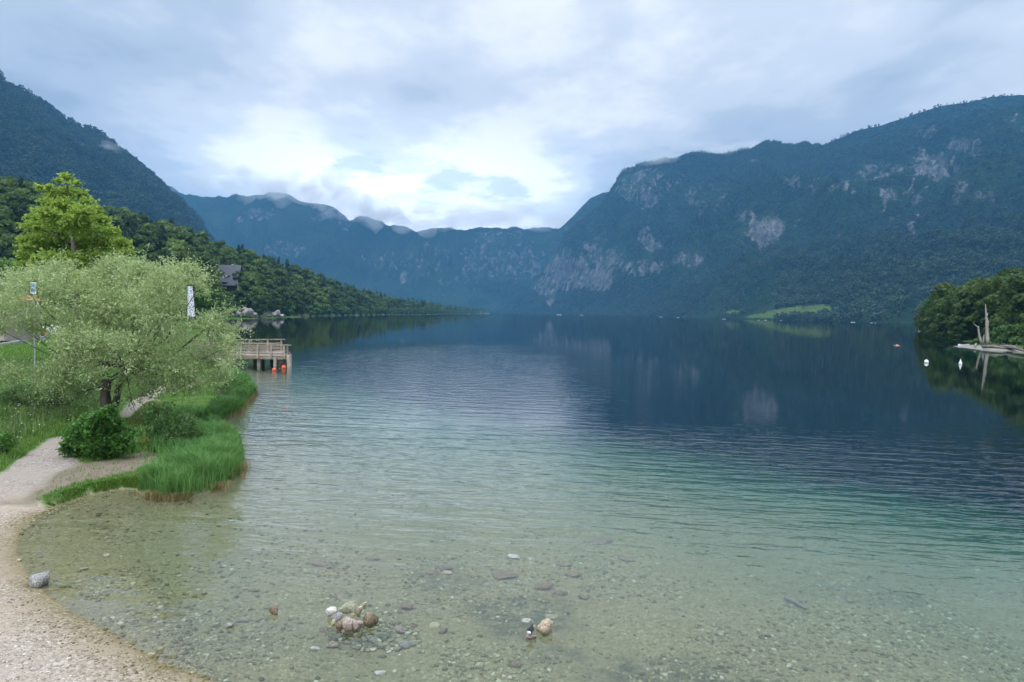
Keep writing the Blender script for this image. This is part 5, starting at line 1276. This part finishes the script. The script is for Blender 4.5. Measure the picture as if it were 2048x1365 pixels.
# ------------------------------------------------------------------ car park things behind the willow
m_red = pbr('red_car_paint', (.42, .02, .015), None, 2, .25, spec=.6); m_tyre = pbr('tyre_rubber', (.02, .02, .02)); m_rim = pbr('wheel_metal', (.5, .5, .5), None, 2, .3, metal=1)
def car():
    p = A(50, 660, 76.0); zg = float(ground_z(p[None, :2])[0][0]); root = empty('car', (p[0], 76.0, zg), R(48))
    prof = [(-2.05, .30), (-2.1, .62), (-1.95, .86), (-1.35, .95), (-.95, 1.36), (-.5, 1.46), (.6, 1.46), (1.35, 1.28), (1.9, .98), (2.05, .9), (2.1, .5), (2.02, .30)]
    V = []; 
    for s in (-1, 1):
        for (x, z) in prof: V.append((x, s * (.86 if z < 1.0 else .68), z))
    n_ = len(prof); Fc = [tuple(range(n_)), tuple(n_ + k for k in reversed(range(n_)))] + [(k, n_ + k, n_ + (k + 1) % n_, (k + 1) % n_) for k in range(n_)]
    m = MB(); m.add(V, Fc); m.build('body', m_red, root, bevel=.06)
    for s in (-1, 1):
        m = MB(); m.add([(-.95, s * .765, 1.0), (.15, s * .765, 1.0), (.15, s * .70, 1.38), (-.55, s * .70, 1.38)], [(0, 1, 2, 3)]); m.build('window', m_glass, root)
        m = MB(); m.add([(.22, s * .765, 1.0), (1.3, s * .765, 1.0), (1.1, s * .70, 1.28), (.22, s * .70, 1.38)], [(0, 1, 2, 3)]); m.build('window', m_glass, root)
        for x in (-1.3, 1.3):
            m = MB(); m.tube([(x, s * .70, .31), (x, s * .89, .31)], .31, 18); w_ = m.build('wheel', m_tyre, root); m = MB(); m.tube([(x, s * .80, .31), (x, s * .905, .31)], .19, 12); m.build('rim', m_rim, w_)
        m = MB(); m.box((-2.06, s * .6, .70), (.08, .34, .14)); m.build('headlight', m_glass, root); m = MB(); m.box((2.08, s * .62, .75), (.06, .3, .16)); m.build('tail_light', m_or, root)
        m = MB(); m.box((-.8, s * .92, 1.0), (.16, .14, .11)); m.build('mirror', m_red, root)
    m = MB(); m.add([(-1.33, -.66, .99), (-1.33, .66, .99), (-.96, .6, 1.36), (-.96, -.6, 1.36)], [(0, 1, 2, 3)]); m.build('windscreen', m_glass, root)
    tag(root, 'red car parked on the pale gravel behind the willow', 'car')
car()
m_bl = pbr('blue_print', (.10, .32, .68), (.16, .42, .78), 3, .5); m_bl2 = pbr('deep_blue_print', (.05, .12, .5), None, 3, .5); m_pole = pbr('grey_pole', (.35, .35, .36), None, 3, .4)
def sign():
    Y = 30.0; c = A(67, 577, Y); b0 = on_ground(67, 870)[0]; zg = float(ground_z(np.array([[c[0], Y]]))[0][0]); root = empty('sign', (c[0], Y, zg)); h = c[2] - zg
    m = MB(); m.tube([(0, .03, 0), (0, .03, h + .2)], .03, 8); m.build('pole', m_pole, root)
    m = MB(); m.box((0, 0, h), (.25, .02, .52)); bd = m.build('board', m_white, root)
    m = MB(); m.box((0, -.013, h + .14), (.22, .006, .16)); m.build('panel', m_bl, bd)
    m = MB(); m.tube([(-.02, -.011, h - .09), (-.02, -.018, h - .09)], .095, 16); m.build('disc', m_bl2, bd)
    m = MB(); m.box((.07, -.014, h - .09), (.07, .006, .16)); m.build('panel', m_bl, bd)
    tag(root, 'white and blue sign board on a pole among the willow leaves', 'sign')
sign()
def banner():
    Y = 33.0; c = A(382, 600, Y); b0 = ground_z(np.array([[c[0], Y]]))[0][0]; root = empty('banner', (c[0], Y, float(b0))); s = Y / F
    zt = (A(380, 573, Y)[2] - b0); zb = A(381, 634, Y)[2] - b0
    mbn, t, out = new_mat('banner_cloth'); d = t.nodes.new('ShaderNodeBsdfPrincipled'); nz = noise(t, mapping(t, pos(t), (1, 1, .8)), 26, 3, .6)
    t.links.new(ramp(t, nz, [(.40, (.16, .16, .26)), (.5, (.50, .50, .60)), (.56, (.84, .84, .88))]), d.inputs['Base Color']); t.links.new(d.outputs[0], out.inputs[0])
    m = MB(); 
    m.add([(-6.5 * s, -.01, zb), (8 * s, -.03, zb), (7 * s, -.04, (zb + zt) / 2), (3.2 * s, -.03, zt), (-6 * s, 0, zt), (-6.5 * s, 0, (zb + zt) / 2)] + [(-6.5 * s, .005, zb), (8 * s, -.015, zb), (7 * s, -.025, (zb + zt) / 2), (3.2 * s, -.015, zt), (-6 * s, .015, zt), (-6.5 * s, .015, (zb + zt) / 2)],
          [(0, 1, 2, 5), (5, 2, 3, 4), (11, 8, 7, 6), (10, 9, 8, 11), (0, 6, 7, 1), (1, 7, 8, 2), (2, 8, 9, 3), (3, 9, 10, 4), (4, 10, 11, 5), (5, 11, 6, 0)]); m.build('cloth', mbn, root)
    m = MB(); m.tube([(-7 * s, .03, 0), (-7 * s, .03, zt)], .018, 8); m.build('pole', m_pole, root)
    tag(root, 'narrow white banner with dark print behind the right side of the willow', 'banner')
banner()
def kiosk():
    Y = 66.0; c = A(-78, 620, Y); zg = float(ground_z(c[None, :2])[0][0]); root = empty('low_building', (c[0], Y, zg)); top = A(0, 588, Y)[2] - zg
    m = MB(); m.box((0, 2, top / 2 - .2), (9, 5, top - .6)); m.build('wall', pbr('plaster', (.22, .19, .15), (.30, .26, .21), 1), root)
    m = MB(); m.add([(-5, -1, top - .6), (5, -1, top - .6), (4.0, 2, top + .3), (-4.0, 2, top + .3), (-5, 5, top - .6), (5, 5, top - .6)], [(0, 1, 2, 3), (3, 2, 5, 4), (1, 5, 2), (0, 3, 4), (0, 4, 5, 1)]); m.build('roof', pbr('clay_tiles', (.40, .15, .07), (.55, .25, .12), 2), root)
    for x in (-2.2, 1.2, 3.2): m = MB(); m.box((x, -.52, top * .45), (1.0, .06, 1.0)); m.build('window', m_glass, root)
    tag(root, 'low building with an orange tiled roof at the left edge', 'building')
kiosk()
# stone kerb of the car park
m = MB(); pl_ = [on_ground(a, b)[0] for a, b in [(-500, 720), (-200, 706), (0, 694), (60, 684), (118, 672)]]
for a_, b_ in zip(pl_[:-1], pl_[1:]): m.bar(tuple(a_ + [0, 0, .05]), tuple(b_ + [0, 0, .05]), .35, .45)
tag(m.build('kerb', pbr('grey_concrete', (.22, .22, .21), (.34, .34, .33), 2, .9)), 'low grey kerb along the edge of the gravel car park', 'kerb')

# ------------------------------------------------------------------ cloud wisps lying on the mountain tops
mcl, t, out = new_mat('cloud_vapour'); pv = t.nodes.new('ShaderNodeVolumePrincipled'); pv.inputs['Color'].default_value = (1, 1, 1, 1); pv.inputs['Density'].default_value = .0040; t.links.new(pv.outputs[0], out.inputs[1])
def wisp(px, py, Y, rx, ry, rz_, seed, label):
    c = A(px, py, Y); root = empty('cloud_wisp', c); g = random.Random(seed)
    for k in range(11):
        f = (k + .5) / 11 * 2 - 1; s_ = (1 - .35 * abs(f)) * g.uniform(.45, 1.2)
        o = rock_mesh('puff', (rx * .8 * s_, ry * 1.3 * s_, rz_ * 1.9 * s_), seed * 10 + k, mcl, root, 3, .7, fine=.2); o.location = (f * rx * 1.05, g.uniform(-.6, .6) * ry, g.uniform(-.5, .8) * rz_)
    tag(root, label, 'cloud')
for k, (a, b, Y, rx, ry, rz_, lb) in enumerate([(440, 376, 4050, 260, 160, 34, 'cloud wisp on the left end of the far blue ridge'), (540, 380, 4000, 170, 120, 36, 'cloud wisp over the highest notch of the far ridge'), (635, 398, 3950, 200, 130, 34, 'cloud wisp right of the highest far notch'), (720, 424, 4000, 190, 130, 30, 'cloud wisp in the dip of the far ridge'), (812, 448, 4050, 200, 130, 22, 'thin cloud wisp at the lowest far saddle'), (980, 446, 4100, 380, 160, 30, 'long cloud wisp above the valley head ridge'),
    (238, 298, 1850, 34, 50, 13, 'small cloud wisp in the notch of the left mountain crest'), (1330, 312, 3050, 230, 140, 24, 'cloud wisp on the cliff top of the right mountain'), (1440, 302, 2950, 150, 110, 14, 'thin cloud wisp on the right mountain crest right of the cliff top')]):
    wisp(a, b - (7 if Y > 3500 else 2), Y, rx * 1.35, ry, rz_ * (2.7 if Y > 3500 else (1.9 if Y > 2000 else 1.0)), 1300 + k, lb)
